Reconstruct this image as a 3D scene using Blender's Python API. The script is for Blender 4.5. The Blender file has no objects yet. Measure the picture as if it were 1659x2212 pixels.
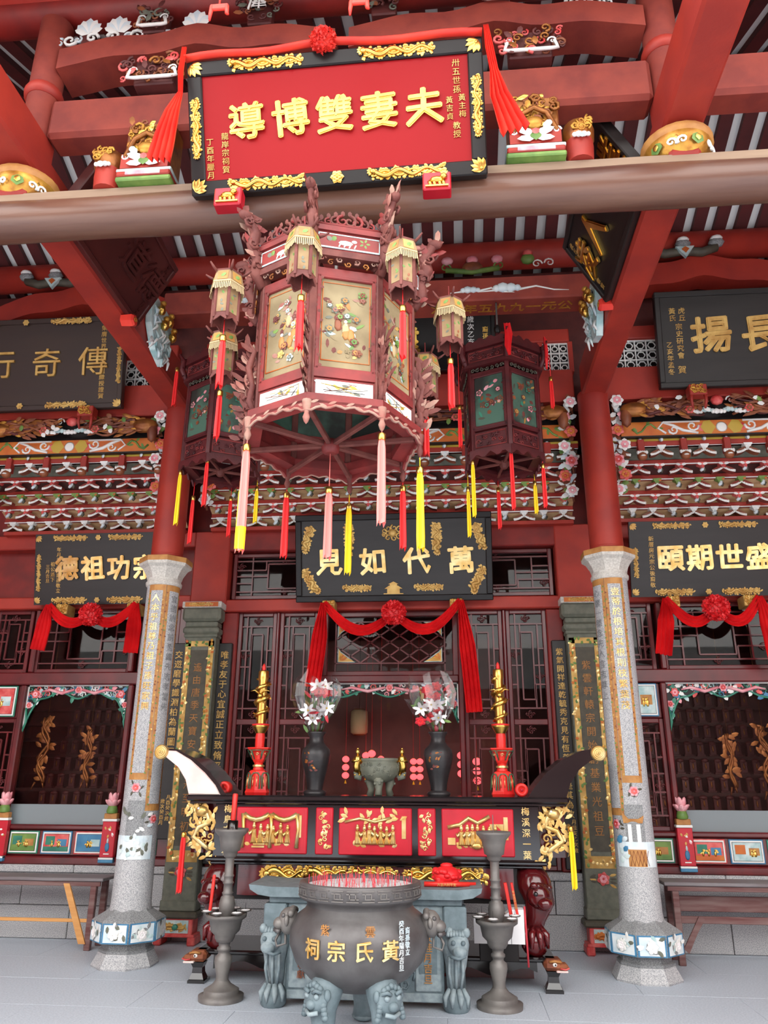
import bpy, math, random
from mathutils import Matrix, Vector
random.seed(7)
D = bpy.data
SC = bpy.context.scene
COL = SC.collection
PI = math.pi
# ------------------------------------------------------------------ camera
FPX = 1655.0                       # focal length in pixels of the 1659x2212 frame
PITCH, YAW, ROLL = math.atan(579 / 1655), math.radians(5.03), .0062
CAM = Vector((.68, 0, 1.55))
_cp, _sp, _ct, _st = math.cos(YAW), math.sin(YAW), math.cos(PITCH), math.sin(PITCH)
FWD = Vector((-_sp * _ct, _cp * _ct, _st))
_r0, _u0 = Vector((_cp, _sp, 0)), Vector((_sp * _st, -_cp * _st, _ct))
RGT = _r0 * math.cos(ROLL) + _u0 * math.sin(ROLL)
UPV = _u0 * math.cos(ROLL) - _r0 * math.sin(ROLL)
cam = D.objects.new('camera', D.cameras.new('camera'))
cam.data.sensor_fit = 'VERTICAL'
cam.data.sensor_height = 36
cam.data.lens = FPX * 36 / 2212
cam.data.clip_end = 200
COL.objects.link(cam)
cam.matrix_world = Matrix(((RGT.x, UPV.x, -FWD.x, CAM.x), (RGT.y, UPV.y, -FWD.y, CAM.y), (RGT.z, UPV.z, -FWD.z, CAM.z), (0, 0, 0, 1)))
SC.camera = cam
# ------------------------------------------------------------------ light
SC.view_settings.view_transform = 'Standard'
SC.view_settings.look = 'None'
SC.view_settings.gamma = 1
SC.view_settings.use_curve_mapping = False
SC.view_settings.exposure = 2.1
world = D.worlds.new('sky')
SC.world = world
world.use_nodes = True
wn = world.node_tree.nodes
wn['Background'].inputs[0].default_value = (1.0, .985, .96, 1)
wn['Background'].inputs[1].default_value = 1.25
SC.cycles.max_bounces = 7
SC.cycles.diffuse_bounces = 4
SC.cycles.glossy_bounces = 4
SC.cycles.transparent_max_bounces = 16

def at(x, y, Y):
    """the point at depth Y that the photograph shows at pixel (x, y)"""
    d = FWD + RGT * ((x - 829.5) / FPX) - UPV * ((y - 1106) / FPX)
    return CAM + d * ((Y - CAM.y) / d.y)
# ------------------------------------------------------------------ materials
def lin(c):
    return tuple(((v / 255) / 12.92 if v / 255 <= .04045 else ((v / 255 + .055) / 1.055) ** 2.4) for v in c) + (1,)
M = {}
def mat(name, c, rough=.6, metal=0, c2=None, scale=6, bump=0, bscale=40, spec=.5, stretch=None, contrast=(.35, .65), coat=0, detail=4):
    m = D.materials.new(name); m.use_nodes = True
    nt = m.node_tree; b = nt.nodes['Principled BSDF']
    b.inputs['Roughness'].default_value = rough
    b.inputs['Metallic'].default_value = metal
    b.inputs['Specular IOR Level'].default_value = spec
    if coat:
        b.inputs['Coat Weight'].default_value = coat; b.inputs['Coat Roughness'].default_value = .12
    b.inputs['Base Color'].default_value = lin(c)
    tc = nt.nodes.new('ShaderNodeTexCoord')
    src = tc.outputs['Object']
    if stretch:
        mp = nt.nodes.new('ShaderNodeMapping'); mp.inputs['Scale'].default_value = stretch
        nt.links.new(src, mp.inputs[0]); src = mp.outputs[0]
    if c2:
        n = nt.nodes.new('ShaderNodeTexNoise'); n.inputs['Scale'].default_value = scale; n.inputs['Detail'].default_value = detail
        nt.links.new(src, n.inputs['Vector'])
        r = nt.nodes.new('ShaderNodeValToRGB')
        r.color_ramp.elements[0].position, r.color_ramp.elements[1].position = contrast
        r.color_ramp.elements[0].color = lin(c); r.color_ramp.elements[1].color = lin(c2)
        nt.links.new(n.outputs['Fac'], r.inputs[0]); nt.links.new(r.outputs[0], b.inputs['Base Color'])
    if bump:
        n2 = nt.nodes.new('ShaderNodeTexNoise'); n2.inputs['Scale'].default_value = bscale; n2.inputs['Detail'].default_value = 3
        nt.links.new(src, n2.inputs['Vector'])
        bp = nt.nodes.new('ShaderNodeBump'); bp.inputs['Strength'].default_value = bump; bp.inputs['Distance'].default_value = .01
        nt.links.new(n2.outputs['Fac'], bp.inputs['Height']); nt.links.new(bp.outputs[0], b.inputs['Normal'])
    M[name] = m
    return m
mat('red', (168, 50, 36), .55, c2=(146, 42, 34), scale=3, bump=.08, bscale=60)
mat('red_deep', (136, 32, 26), .5, c2=(108, 26, 24), scale=4, bump=.06)
mat('red_dusty', (146, 58, 44), .7, c2=(122, 44, 36), scale=5, bump=.1)
mat('maroon', (104, 24, 28), .35, c2=(80, 18, 22), scale=5, coat=.3)
mat('brown_red', (96, 42, 38), .6, c2=(74, 30, 29), scale=5, bump=.15)
mat('log', (114, 80, 64), .3, c2=(80, 50, 42), scale=3.5, bump=.15, bscale=14, stretch=(.25, 2, 2), contrast=(.3, .7))
mat('log_board', (150, 126, 104), .7, c2=(128, 104, 86), scale=4, stretch=(.3, 3, 3))
mat('rafter', (92, 32, 32), .7, c2=(72, 26, 27), scale=3)
mat('ceil_white', (236, 238, 236), .8)
mat('gold', (236, 198, 108), .28, 1.0, c2=(218, 172, 84), scale=9)
mat('gold_pale', (242, 220, 160), .3, .75, c2=(216, 172, 96), scale=8)
mat('gold_soft', (214, 178, 104), .45, .35, c2=(184, 140, 72), scale=9)
mat('gold_paint', (206, 158, 66), .4, .55, c2=(170, 112, 44), scale=12, bump=.2)
mat('bronze_gilt', (168, 108, 50), .35, .5, c2=(120, 66, 32), scale=8, bump=.2)
mat('carved_brown', (150, 86, 52), .5, c2=(108, 54, 34), scale=6, bump=.2)
mat('black', (24, 20, 20), .35, c2=(30, 26, 26), scale=4, spec=.3)
mat('black_gloss', (22, 20, 22), .12, c2=(30, 26, 27), scale=4, coat=.6)
mat('board_black', (26, 23, 22), .45, c2=(36, 32, 31), scale=3, stretch=(.4, 3, 3))
mat('board_brown', (54, 38, 32), .5, c2=(50, 36, 33), scale=3, stretch=(.4, 3, 3))
mat('plaque_brown', (88, 36, 33), .45, c2=(70, 28, 27), scale=3)
mat('plaque_red', (146, 16, 22), .5, spec=.2)
mat('white', (232, 232, 228), .55)
mat('white_blue', (196, 214, 222), .5, c2=(226, 232, 232), scale=8)
mat('teal', (150, 188, 190), .5, c2=(206, 220, 218), scale=10)
mat('sea_green', (38, 110, 92), .4, c2=(60, 138, 112), scale=9)
mat('leaf', (86, 122, 56), .5, c2=(118, 148, 72), scale=8)
mat('pink', (222, 128, 140), .5, c2=(238, 180, 186), scale=9)
mat('flower_red', (196, 48, 50), .5, c2=(222, 110, 104), scale=12)
mat('orange', (206, 120, 44), .5, c2=(190, 92, 40), scale=5)
mat('ochre', (186, 134, 72), .6, c2=(166, 110, 58), scale=12)
mat('yellow_line', (188, 158, 60), .5)
mat('tan', (212, 178, 134), .65, c2=(178, 138, 94), scale=4, stretch=(1, 4, 4))
mat('blue', (52, 112, 152), .5, c2=(74, 136, 172), scale=6)
mat('granite', (190, 190, 190), .75, c2=(140, 142, 146), scale=130, contrast=(.4, .62), detail=2, bump=.12, bscale=160)
mat('granite_dark', (148, 150, 150), .75, c2=(112, 114, 117), scale=110, contrast=(.4, .62), detail=2, bump=.12, bscale=160)
mat('floor_granite', (196, 204, 214), .55, c2=(170, 179, 190), scale=70, contrast=(.3, .7), detail=6, bump=.06, bscale=120)
mat('joint', (150, 152, 156), .9)
mat('grey_stone', (112, 128, 134), .6, c2=(92, 108, 114), scale=14, bump=.15, bscale=50)
mat('grey_stone_light', (150, 164, 168), .65, c2=(122, 138, 144), scale=20, bump=.2, bscale=60)
mat('green_stone', (112, 114, 100), .6, c2=(94, 98, 86), scale=16, bump=.08)
mat('green_stone_dark', (84, 80, 66), .6, c2=(72, 68, 58), scale=16)
mat('cap_stone', (206, 202, 194), .7, c2=(180, 176, 168), scale=60, detail=2)
mat('sash', (232, 38, 42), .5, c2=(206, 22, 30), scale=5)
mat('sash_bright', (232, 62, 44), .55, c2=(214, 44, 36), scale=5)
mat('tassel_red', (226, 30, 32), .6)
mat('tassel_pink', (240, 128, 120), .6)
mat('tassel_yellow', (244, 208, 20), .6)
mat('lantern_wood', (118, 62, 54), .7, c2=(92, 42, 38), scale=9, bump=.25, bscale=50)
mat('lantern_wood_red', (138, 44, 42), .6, c2=(108, 36, 35), scale=7, bump=.15)
mat('lantern_dust', (166, 138, 122), .85, c2=(150, 92, 82), scale=10)
mat('lantern_dark', (88, 24, 28), .5, c2=(66, 18, 22), scale=7, bump=.2, bscale=70)
mat('silk', (156, 140, 106), .75, c2=(126, 110, 80), scale=5)
mat('silk_green', (74, 108, 92), .5, c2=(40, 44, 40), scale=3, contrast=(.42, .58))
mat('small_silk', (150, 126, 90), .75, c2=(128, 98, 66), scale=10)
mat('fringe', (190, 168, 128), .8)
mat('bronze', (104, 102, 102), .45, .35, c2=(82, 78, 78), scale=5, bump=.12, bscale=30)
mat('iron_grey', (122, 118, 114), .5, .25, c2=(98, 94, 92), scale=6, bump=.1, bscale=40)
mat('ash', (222, 222, 222), .9, c2=(196, 198, 202), scale=30)
mat('incense', (206, 60, 72), .7)
mat('candle_red', (222, 52, 40), .4, c2=(206, 30, 30), scale=4)
mat('wax_pink', (214, 70, 84), .5)
mat('vase_black', (26, 24, 26), .4, c2=(50, 48, 50), scale=6, bump=.15)
mat('bench_red', (96, 52, 50), .55, c2=(122, 96, 92), scale=6, stretch=(.4, 4, 4))
mat('bench_top', (128, 124, 126), .55, c2=(110, 102, 104), scale=5, stretch=(.4, 4, 4))
mat('pine', (212, 156, 92), .6, c2=(196, 138, 78), scale=5, stretch=(.4, 5, 5))
mat('paper', (238, 238, 240), .7)
mat('tablet', (112, 58, 58), .4, c2=(84, 42, 42), scale=8)
mat('dark_wood', (86, 50, 46), .5, c2=(66, 38, 35), scale=5)
mat('room', (104, 66, 60), .7, c2=(82, 52, 48), scale=3)
mat('lacquer_red', (110, 22, 26), .18, c2=(54, 12, 16), scale=3, coat=.6, contrast=(.3, .7))
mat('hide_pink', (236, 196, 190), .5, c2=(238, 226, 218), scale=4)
mat('carmine', (196, 30, 48), .35, c2=(176, 22, 40), scale=4)
mat('lily', (244, 240, 240), .5)
mat('green_paint', (66, 112, 84), .5)

def emis(name, c, s):
    m = D.materials.new(name); m.use_nodes = True
    b = m.node_tree.nodes['Principled BSDF']
    b.inputs['Base Color'].default_value = lin(c)
    b.inputs['Emission Color'].default_value = lin(c); b.inputs['Emission Strength'].default_value = s
    M[name] = m
emis('lantern_glow', (240, 66, 70), 1.1)

def glass(name, tint, rough=.02, ior=1.45, haze=0):
    m = D.materials.new(name); m.use_nodes = True
    nt = m.node_tree; nt.nodes.clear()
    o = nt.nodes.new('ShaderNodeOutputMaterial'); mx = nt.nodes.new('ShaderNodeMixShader')
    t = nt.nodes.new('ShaderNodeBsdfTransparent'); t.inputs[0].default_value = tint
    g = nt.nodes.new('ShaderNodeBsdfGlossy'); g.inputs['Roughness'].default_value = rough
    f = nt.nodes.new('ShaderNodeFresnel'); f.inputs[0].default_value = ior
    nt.links.new(f.outputs[0], mx.inputs[0]); nt.links.new(t.outputs[0], mx.inputs[1]); nt.links.new(g.outputs[0], mx.inputs[2])
    nt.links.new(mx.outputs[0], o.inputs[0])
    M[name] = m
glass('glass', (.92, .9, .89, 1), .02, 1.28)
mat('frost', (128, 138, 142), .4)
glass('cellophane', (.93, .93, .93, 1), .12, 1.6)
# ------------------------------------------------------------------ mesh kit
def rot(ax, a): return Matrix.Rotation(a, 4, ax)
def tr(x, y, z): return Matrix.Translation((x, y, z))
FACE = rot('X', PI / 2)           # a relief drawn in x (right), y (up), z (out) stands up and faces -Y
class MB:
    def __init__(s): s.v = []; s.f = []; s.mi = []; s.sm = []; s.mats = []; s.M = Matrix.Identity(4)
    def at(s, m): s.M = m; return s
    def add(s, vs, fs, m, smooth=False):
        o = len(s.v); T = s.M
        s.v += [T @ Vector(p) for p in vs]
        s.f += [tuple(i + o for i in f) for f in fs]
        if m not in s.mats: s.mats.append(m)
        k = s.mats.index(m); s.mi += [k] * len(fs); s.sm += [smooth] * len(fs)
        return s
    def box(s, x0, x1, y0, y1, z0, z1, m, ch=0):
        if x0 > x1: x0, x1 = x1, x0
        if y0 > y1: y0, y1 = y1, y0
        if z0 > z1: z0, z1 = z1, z0
        ch = min(ch, (x1 - x0) * .45, (y1 - y0) * .45, (z1 - z0) * .45)
        if ch <= 0:
            return s.add([(x, y, z) for z in (z0, z1) for y in (y0, y1) for x in (x0, x1)],
                         [(0, 2, 3, 1), (4, 5, 7, 6), (0, 1, 5, 4), (2, 6, 7, 3), (0, 4, 6, 2), (1, 3, 7, 5)], m)
        lo, hi = (x0, y0, z0), (x1, y1, z1); vs = []; idx = {}
        for c in range(8):
            sg = [(c >> k) & 1 for k in range(3)]
            for a in range(3):
                p = [(hi[k] - ch if sg[k] else lo[k] + ch) for k in range(3)]
                p[a] = hi[a] if sg[a] else lo[a]
                idx[c, a] = len(vs); vs.append(p)
        fs = []
        for a in range(3):
            b, c2 = (a + 1) % 3, (a + 2) % 3
            for sgn in (0, 1):
                q = [idx[(sgn << a) | (i << b) | (j << c2), a] for i, j in ((0, 0), (1, 0), (1, 1), (0, 1))]
                fs.append(q if sgn else q[::-1])
        for a in range(3):
            b, c2 = (a + 1) % 3, (a + 2) % 3
            for i in (0, 1):
                for j in (0, 1):
                    k0 = (i << b) | (j << c2); k1 = k0 | (1 << a)
                    q = [idx[k0, b], idx[k1, b], idx[k1, c2], idx[k0, c2]]
                    fs.append(q if (i ^ j) else q[::-1])
        for c in range(8):
            t = [idx[c, 0], idx[c, 1], idx[c, 2]]
            fs.append(t if bin(c).count('1') % 2 else t[::-1])
        return s.add(vs, fs, m)
    def lathe(s, prof, n, m, c=(0, 0, 0), ph=0, smooth=True, sq=(1, 1), cap=True):
        vs = []; fs = []
        for r, z in prof:
            for k in range(n):
                a = ph + 2 * PI * k / n
                vs.append((c[0] + r * math.cos(a) * sq[0], c[1] + r * math.sin(a) * sq[1], c[2] + z))
        for i in range(len(prof) - 1):
            for k in range(n):
                a, b = i * n + k, i * n + (k + 1) % n
                fs.append((a, b, b + n, a + n))
        s.add(vs, fs, m, smooth)
        if cap:
            if prof[0][0] > 1e-4: s.add(vs[:n], [tuple(range(n))[::-1]], m)
            if prof[-1][0] > 1e-4: s.add(vs[-n:], [tuple(range(n))], m)
        return s
    def prism(s, poly, z0, z1, m, bev=0):
        """polygon (x, y) extruded along z; a bevel shrinks the top"""
        n = len(poly); vs = [(x, y, z0) for x, y in poly]
        if bev:
            cx = sum(p[0] for p in poly) / n; cy = sum(p[1] for p in poly) / n
            vs += [(x, y, z1 - bev) for x, y in poly]
            vs += [(cx + (x - cx) * (1 - bev / max(.001, math.hypot(x - cx, y - cy))), cy + (y - cy) * (1 - bev / max(.001, math.hypot(x - cx, y - cy))), z1) for x, y in poly]
            L = 3
        else:
            vs += [(x, y, z1) for x, y in poly]; L = 2
        fs = [tuple(range(n))[::-1], tuple(range((L - 1) * n, L * n))]
        for l in range(L - 1):
            fs += [(l * n + k, l * n + (k + 1) % n, (l + 1) * n + (k + 1) % n, (l + 1) * n + k) for k in range(n)]
        return s.add(vs, fs, m)
    def tube(s, pts, r, n, m, flat=1, smooth=True, up=None, cap=True):
        pts = [Vector(p) for p in pts]; K = len(pts)
        rs = r if isinstance(r, (list, tuple)) else [r] * K
        vs = []; ref = Vector(up) if up else None
        for i, p in enumerate(pts):
            t = (pts[min(i + 1, K - 1)] - pts[max(i - 1, 0)])
            t = t.normalized() if t.length > 1e-9 else Vector((0, 0, 1))
            if ref is None:
                ref = Vector((0, 0, 1)) if abs(t.z) < .9 else Vector((1, 0, 0))
            b = ref - t * ref.dot(t)
            if b.length < 1e-6: b = t.orthogonal()
            b.normalize(); a = b.cross(t)
            if not up: ref = b
            for k in range(n):
                an = 2 * PI * k / n + PI / n
                vs.append(p + a * (rs[i] * math.cos(an)) + b * (rs[i] * flat * math.sin(an)))
        fs = [(i * n + k, i * n + (k + 1) % n, (i + 1) * n + (k + 1) % n, (i + 1) * n + k) for i in range(K - 1) for k in range(n)]
        if cap: fs += [tuple(range(n))[::-1], tuple(range((K - 1) * n, K * n))]
        return s.add(vs, fs, m, smooth)
    def ball(s, c, r, m, n=8, k=5):
        if not isinstance(r, (tuple, list)): r = (r, r, r)
        vs = [(c[0], c[1], c[2] - r[2])]
        for i in range(1, k):
            t = -PI / 2 + PI * i / k
            vs += [(c[0] + r[0] * math.cos(t) * math.cos(2 * PI * j / n), c[1] + r[1] * math.cos(t) * math.sin(2 * PI * j / n), c[2] + r[2] * math.sin(t)) for j in range(n)]
        vs.append((c[0], c[1], c[2] + r[2]))
        fs = [(0, 1 + (j + 1) % n, 1 + j) for j in range(n)]
        for i in range(k - 2):
            o = 1 + i * n
            fs += [(o + j, o + (j + 1) % n, o + n + (j + 1) % n, o + n + j) for j in range(n)]
        o = 1 + (k - 2) * n; L = len(vs) - 1
        fs += [(o + j, o + (j + 1) % n, L) for j in range(n)]
        return s.add(vs, fs, m, True)
    # ---- relief motifs, drawn in x, y with z out
    def petal(s, x, y, a, l, w, m, z=0, h=.3):
        c, d = math.cos(a), math.sin(a)
        pts = [(0, 0, 0), (.35, .5, .2), (.75, .42, .5), (1, 0, .35), (.75, -.42, .5), (.35, -.5, .2), (.5, 0, .75)]
        vs = [(x + (p * l) * c - (q * w) * d, y + (p * l) * d + (q * w) * c, z + t * h * w) for p, q, t in pts]
        return s.add(vs, [(6, 0, 5), (6, 5, 4), (6, 4, 3), (6, 3, 2), (6, 2, 1), (6, 1, 0)], m, True)
    def flower(s, x, y, r, m, m2, z=0, n=6, a0=0):
        for k in range(n):
            s.petal(x, y, a0 + 2 * PI * k / n, r, r * .78, m, z, .6)
        for k in range(n):
            s.petal(x, y, a0 + 2 * PI * (k + .5) / n, r * .62, r * .6, m2, z + r * .22, .5)
        return s.ball((x, y, z + r * .3), (r * .2, r * .2, r * .15), m, 6, 4)
    def swirl(s, x, y, r, a, m, turns=1.2, w=.16, hand=1, z=0, n=12):
        pts = []; rs = []
        for i in range(n):
            t = i / (n - 1); ang = a + hand * turns * 2 * PI * t; q = r * (1 - .82 * t)
            pts.append((x + q * math.cos(ang), y + q * math.sin(ang), z)); rs.append(r * w * (1.1 - .5 * t))
        return s.tube(pts, rs, 5, m, up=(0, 0, 1))
    def cloud(s, x, y, w, m, z=0):
        for dx, r in ((-.36, .2), (-.14, .3), (.14, .26), (.36, .18)):
            s.ball((x + dx * w, y + r * w * .35, z), (r * w * .75, r * w * .7, .12 * w), m, 8, 4)
        return s
    def beast(s, x0, x1, y, h, m, z=0, seed=0, waves=2.5):
        """a gilded dragon or vine wriggling through openwork leaves between x0 and x1"""
        R = random.Random(seed); n = int(9 * waves) + 6; sg = 1 if x1 > x0 else -1
        for ph, k in ((0, 1.0), (PI, .6)):
            pts = []; rs = []
            for i in range(n):
                t = i / (n - 1)
                pts.append((x0 + (x1 - x0) * t, y + h * .24 * math.sin(t * waves * 2 * PI + seed + ph), z + .08 * h * k))
                rs.append(h * .2 * k * (.6 + .5 * math.sin(PI * min(1, t * 1.2 + .2))))
            s.tube(pts, rs, 6, m, up=(0, 0, 1))
            if k == 1.0: head = pts[0]
            for i in range(0, n):
                p = pts[i]
                for q in (-1, 1):
                    s.petal(p[0] + R.uniform(-.1, .1) * h, p[1], q * (PI / 2 + R.uniform(-.9, .9)), h * R.uniform(.3, .5), h * .26, m, z, .5)
        s.ball((x0, head[1], z + .15 * h), (h * .3, h * .26, h * .2), m, 7, 4)
        for k in range(4): s.petal(x0 - sg * h * .1, head[1], (PI if sg > 0 else 0) + (k - 1.5) * .6, h * .45, h * .22, m, z + .1 * h, .5)
        return s
    def build(s, name, parent=None, label=None, cat=None, group=None, kind=None):
        me = D.meshes.new(name)
        me.from_pydata([tuple(v) for v in s.v], [], s.f)
        for m in s.mats: me.materials.append(M[m])
        me.polygons.foreach_set('material_index', s.mi)
        me.polygons.foreach_set('use_smooth', s.sm)
        me.update()
        o = D.objects.new(name, me); COL.objects.link(o)
        if parent: o.parent = parent
        return tag(o, label, cat, group, kind)
def tag(o, label=None, cat=None, group=None, kind=None):
    if label: o['label'] = label
    if cat: o['category'] = cat
    if group: o['group'] = group
    if kind: o['kind'] = kind
    return o
def thing(name, label, cat, loc=(0, 0, 0), rz=0, group=None, kind=None):
    o = D.objects.new(name, None); o.empty_display_size = .1; COL.objects.link(o)
    o.location = loc; o.rotation_euler = (0, 0, rz)
    return tag(o, label, cat, group, kind)
def link(me, name, parent=None, loc=(0, 0, 0), rz=0, m=None):
    """another object that shares the mesh data"""
    o = D.objects.new(name, me); COL.objects.link(o)
    if parent: o.parent = parent
    if m is not None: o.matrix_local = m
    else: o.location = loc; o.rotation_euler = (0, 0, rz)
    return o
def kids(o): return [c for c in D.objects if c.parent == o]
def copy_tree(o, parent=None):
    c = o.copy(); COL.objects.link(c); c.parent = parent
    for ch in o.children: copy_tree(ch, c)
    return c
_tx = {}
def text_mesh(body, size, m, depth=.01, bold=.02, vertical=False, gap=1.0, squeeze=1.0, bev=0):
    """lettering as mesh data: centred, in x, y, standing out along z; heavy strokes are stacked, narrower towards the front"""
    key = (body, size, m, depth, bold, vertical, gap, squeeze)
    if key in _tx: return _tx[key]
    cu = D.curves.new('lettering', 'FONT')
    cu.body = '\n'.join(body) if vertical else body
    cu.align_x = 'CENTER'; cu.size = 1; cu.resolution_u = 1
    cu.space_line = gap if vertical else 1
    if not vertical: cu.space_character = gap
    cu.extrude = max(.001, depth / size / 2)
    tmp = D.objects.new('lettering', cu)
    me = D.meshes.new_from_object(tmp)
    D.objects.remove(tmp); D.curves.remove(cu)
    lines = len(body) if vertical else 1
    cy = .38 - (lines - 1) * gap / 2
    P = [Vector(v.co) for v in me.vertices]; F = [tuple(p.vertices) for p in me.polygons]
    mb = MB()
    offs = [(0, 0, 1.0)]
    if bold >= .018: offs += [(bold * math.cos(k * PI / 3 + .3), bold * math.sin(k * PI / 3 + .3), .62 + .03 * k) for k in range(6)]
    elif bold > 0: offs += [(bold, 0, .9), (0, bold, .8)]
    for ox, oy, dz in offs:
        mb.add([((p.x + ox) * size * squeeze, (p.y + oy - cy) * size, (p.z * size + depth / 2) * dz) for p in P], F, m)
    o = mb.build('lettering'); out = o.data; D.objects.remove(o); D.meshes.remove(me)
    _tx[key] = out
    return out
def lettering(name, parent, body, size, m, mtx, **k):
    return link(text_mesh(body, size, m, **k), name, parent, m=mtx)
# ================================================================== structure: floor, walls, roof
fl = MB().box(-7.4, 7.4, -14, 12.5, -.12, -.008, 'joint').build('floor', kind='structure')
slab = {}
R = random.Random(3)
y = 3.9
row = 0
while y < 8.5:
    x = -5.4 + (row % 2) * .7
    while x < 5.4:
        w = 1.5
        o = MB().at(tr(x, y, 0)).box(.0012, w - .0012, .0012, .7588, -.05, R.uniform(-.0006, 0), 'floor_granite', .0015).build('paving_slab', fl)
        x += w
    y += .76; row += 1
# court in front of the hall, outside the picture
MB().box(-7.4, 7.4, -14, 3.9, -.05, -.001, 'floor_granite').build('courtyard_paving', fl)
# ---- back wall: granite plinth
wb = MB().box(-7.4, 7.4, 8.56, 8.72, 0, .69, 'granite_dark').build('wall_back', kind='structure')
for k, (z0, z1, off) in enumerate(((0, .31, 0), (.31, .615, .55))):
    x = -5.5 + off
    while x < 5.5:
        MB().at(tr(x, 8.5, 0)).box(.004, 1.096, 0, .07, z0 + .003, z1 - .003, 'granite', .006).build('granite_block', wb)
        x += 1.1
for i in range(5):
    MB().box(-5.5 + i * 2.2 + .003, -3.3 + i * 2.2 - .003, 8.475, 8.57, .618, .69, 'granite', .008).build('granite_cap', wb)
# wall behind the bracket tiers, and an assumed, unseen gate hall added behind the camera to cut glass reflections
MB().box(-7.4, 7.4, 8.72, 8.8, 4.3, 7.4, 'red_deep').build('wall_back_upper', kind='structure')
MB().box(-18, 18, -14.4, -14, 0, 5.2, 'brown_red').add([(-18, -13.2, 4.9), (18, -13.2, 4.9), (18, -16, 6.9), (-18, -16, 6.9)], [(0, 1, 2, 3)], 'granite_dark').build('wall_front_unseen', kind='structure')
for sx in (-1, 1): MB().box(sx * 4.84, sx * 7.4, 8.58, 8.72, .69, 4.35, 'red_deep').box(sx * 4.84, sx * 7.4, 8.5, 8.6, 3.42, 3.56, 'red').build('wall_outer_bay_%s' % ('left' if sx < 0 else 'right'), kind='structure')
# inner room behind the glass
MB().box(-7.4, 7.4, 12.4, 12.5, 0, 5.4, 'room').box(-7.4, 7.4, 8.72, 12.5, 5.3, 5.4, 'room').build('wall_inner_room', kind='structure')
for sx, nm in ((-1, 'wall_left'), (1, 'wall_right')):  # unseen end walls, put in to block light from the sides
    MB().box(sx * 7.4, sx * 7.5, 1.0, 12.5, -.05, 8.4, 'red_deep').build(nm, kind='structure')
# ---- roof over the porch: boards and rafters on both slopes
RIDGE = (5.8, 8.14)
ce = MB()
for (ya, za, yb, zb) in ((5.8, 8.14, 9.4, 6.83), (5.8, 8.14, 3.1, 6.925)):
    ce.add([(-7.5, ya, za), (7.5, ya, za), (7.5, yb, zb), (-7.5, yb, zb)], [(0, 1, 2, 3)], 'ceil_white')
    ce.add([(-7.5, ya, za + .09), (7.5, ya, za + .09), (7.5, yb, zb + .09), (-7.5, yb, zb + .09)], [(0, 1, 2, 3)], 'brown_red')
ce = ce.build('ceiling', kind='structure')
def slope_rafter(ya, za, yb, zb):
    L = math.hypot(yb - ya, zb - za); a = math.atan2(zb - za, abs(yb - ya))
    m = MB(); sg = 1 if yb > ya else -1
    vs = []
    for x in (-.066, .066):
        for (yy, zz) in ((ya, za), (yb, zb)):
            vs += [(x, yy, zz - .07), (x, yy, zz + .004)]
    m.add(vs, [(0, 2, 3, 1), (4, 5, 7, 6), (0, 4, 6, 2), (1, 3, 7, 5), (0, 1, 5, 4), (2, 6, 7, 3)], 'rafter')
    return m
rb = slope_rafter(5.8, 8.14, 9.2, 6.90); rf = slope_rafter(5.8, 8.14, 3.12, 6.934)
ob = of = None
i = 0
x = -5.85
while x < 5.9:
    if ob is None:
        ob = rb.build('rafter', ce); of = rf.build('rafter', ce); ob.location.x = of.location.x = x
    else:
        link(ob.data, 'rafter', ce, (x, 0, 0)); link(of.data, 'rafter', ce, (x, 0, 0))
    x += .236
# purlins carrying the rafters
def beam_tube(name, y, z, r, m, label, x0=-7, x1=7, cat='beam'):
    return MB().tube([(x0, y, z), (x1, y, z)], r, 20, m).build(name, None, label, cat)
beam_tube('ridge_purlin', 5.8, 7.93, .14, 'red_deep', 'dark red round ridge purlin at the top of the porch roof')
beam_tube('back_purlin', 7.5, 7.3, .165, 'red', 'thick round red purlin above the back columns under the striped roof')
beam_tube('front_purlin', 4.15, 7.2, .15, 'red_deep', 'dark red round purlin above the front posts, top of picture')
# wall over the column line: red boards with white fretwork windows
cl = MB()
cl.box(-7.4, 7.4, 7.72, 7.76, 5.4, 7.2, 'brown_red')
cl = cl.build('wall_clerestory', kind='structure')
for (x0, x1) in ((-4.7, -2.42), (-2.08, 2.08), (2.42, 4.7)):
    MB().box(x0, x1, 7.56, 7.73, 5.43, 5.82, 'red', .01).build('red_lintel', cl)
    MB().box(x0, x1, 7.6, 7.73, 6.2, 6.36, 'red', .01).build('red_rail', cl)
def fret(x0, x1, z0, z1, y):
    m = MB(); t = .012
    nx = max(2, round((x1 - x0) / .11)); nz = 3
    dx = (x1 - x0) / nx; dz = (z1 - z0) / nz
    for i in range(nx + 1): m.box(x0 + i * dx - t / 2, x0 + i * dx + t / 2, y, y + .03, z0, z1, 'white')
    for j in range(nz + 1): m.box(x0, x1, y + .002, y + .028, z0 + j * dz - t / 2, z0 + j * dz + t / 2, 'white')
    for i in range(nx):
        for j in range(nz):
            cx, cz = x0 + (i + .5) * dx, z0 + (j + .5) * dz
            s = .35 * min(dx, dz)
            for k in range(6):
                a, b = k * PI / 3, (k + 1) * PI / 3
                m.tube([(cx + s * math.cos(a), y + .015, cz + s * math.sin(a)), (cx + s * math.cos(b), y + .015, cz + s * math.sin(b))], .007, 4, 'white', smooth=False)
            if (i + j) % 2 == 0: m.box(cx - dx / 2, cx - s, y + .004, y + .026, cz - t / 2, cz + t / 2, 'white')
            else: m.box(cx - t / 2, cx + t / 2, y + .004, y + .026, cz + s, cz + dz / 2, 'white')
    return m
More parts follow.
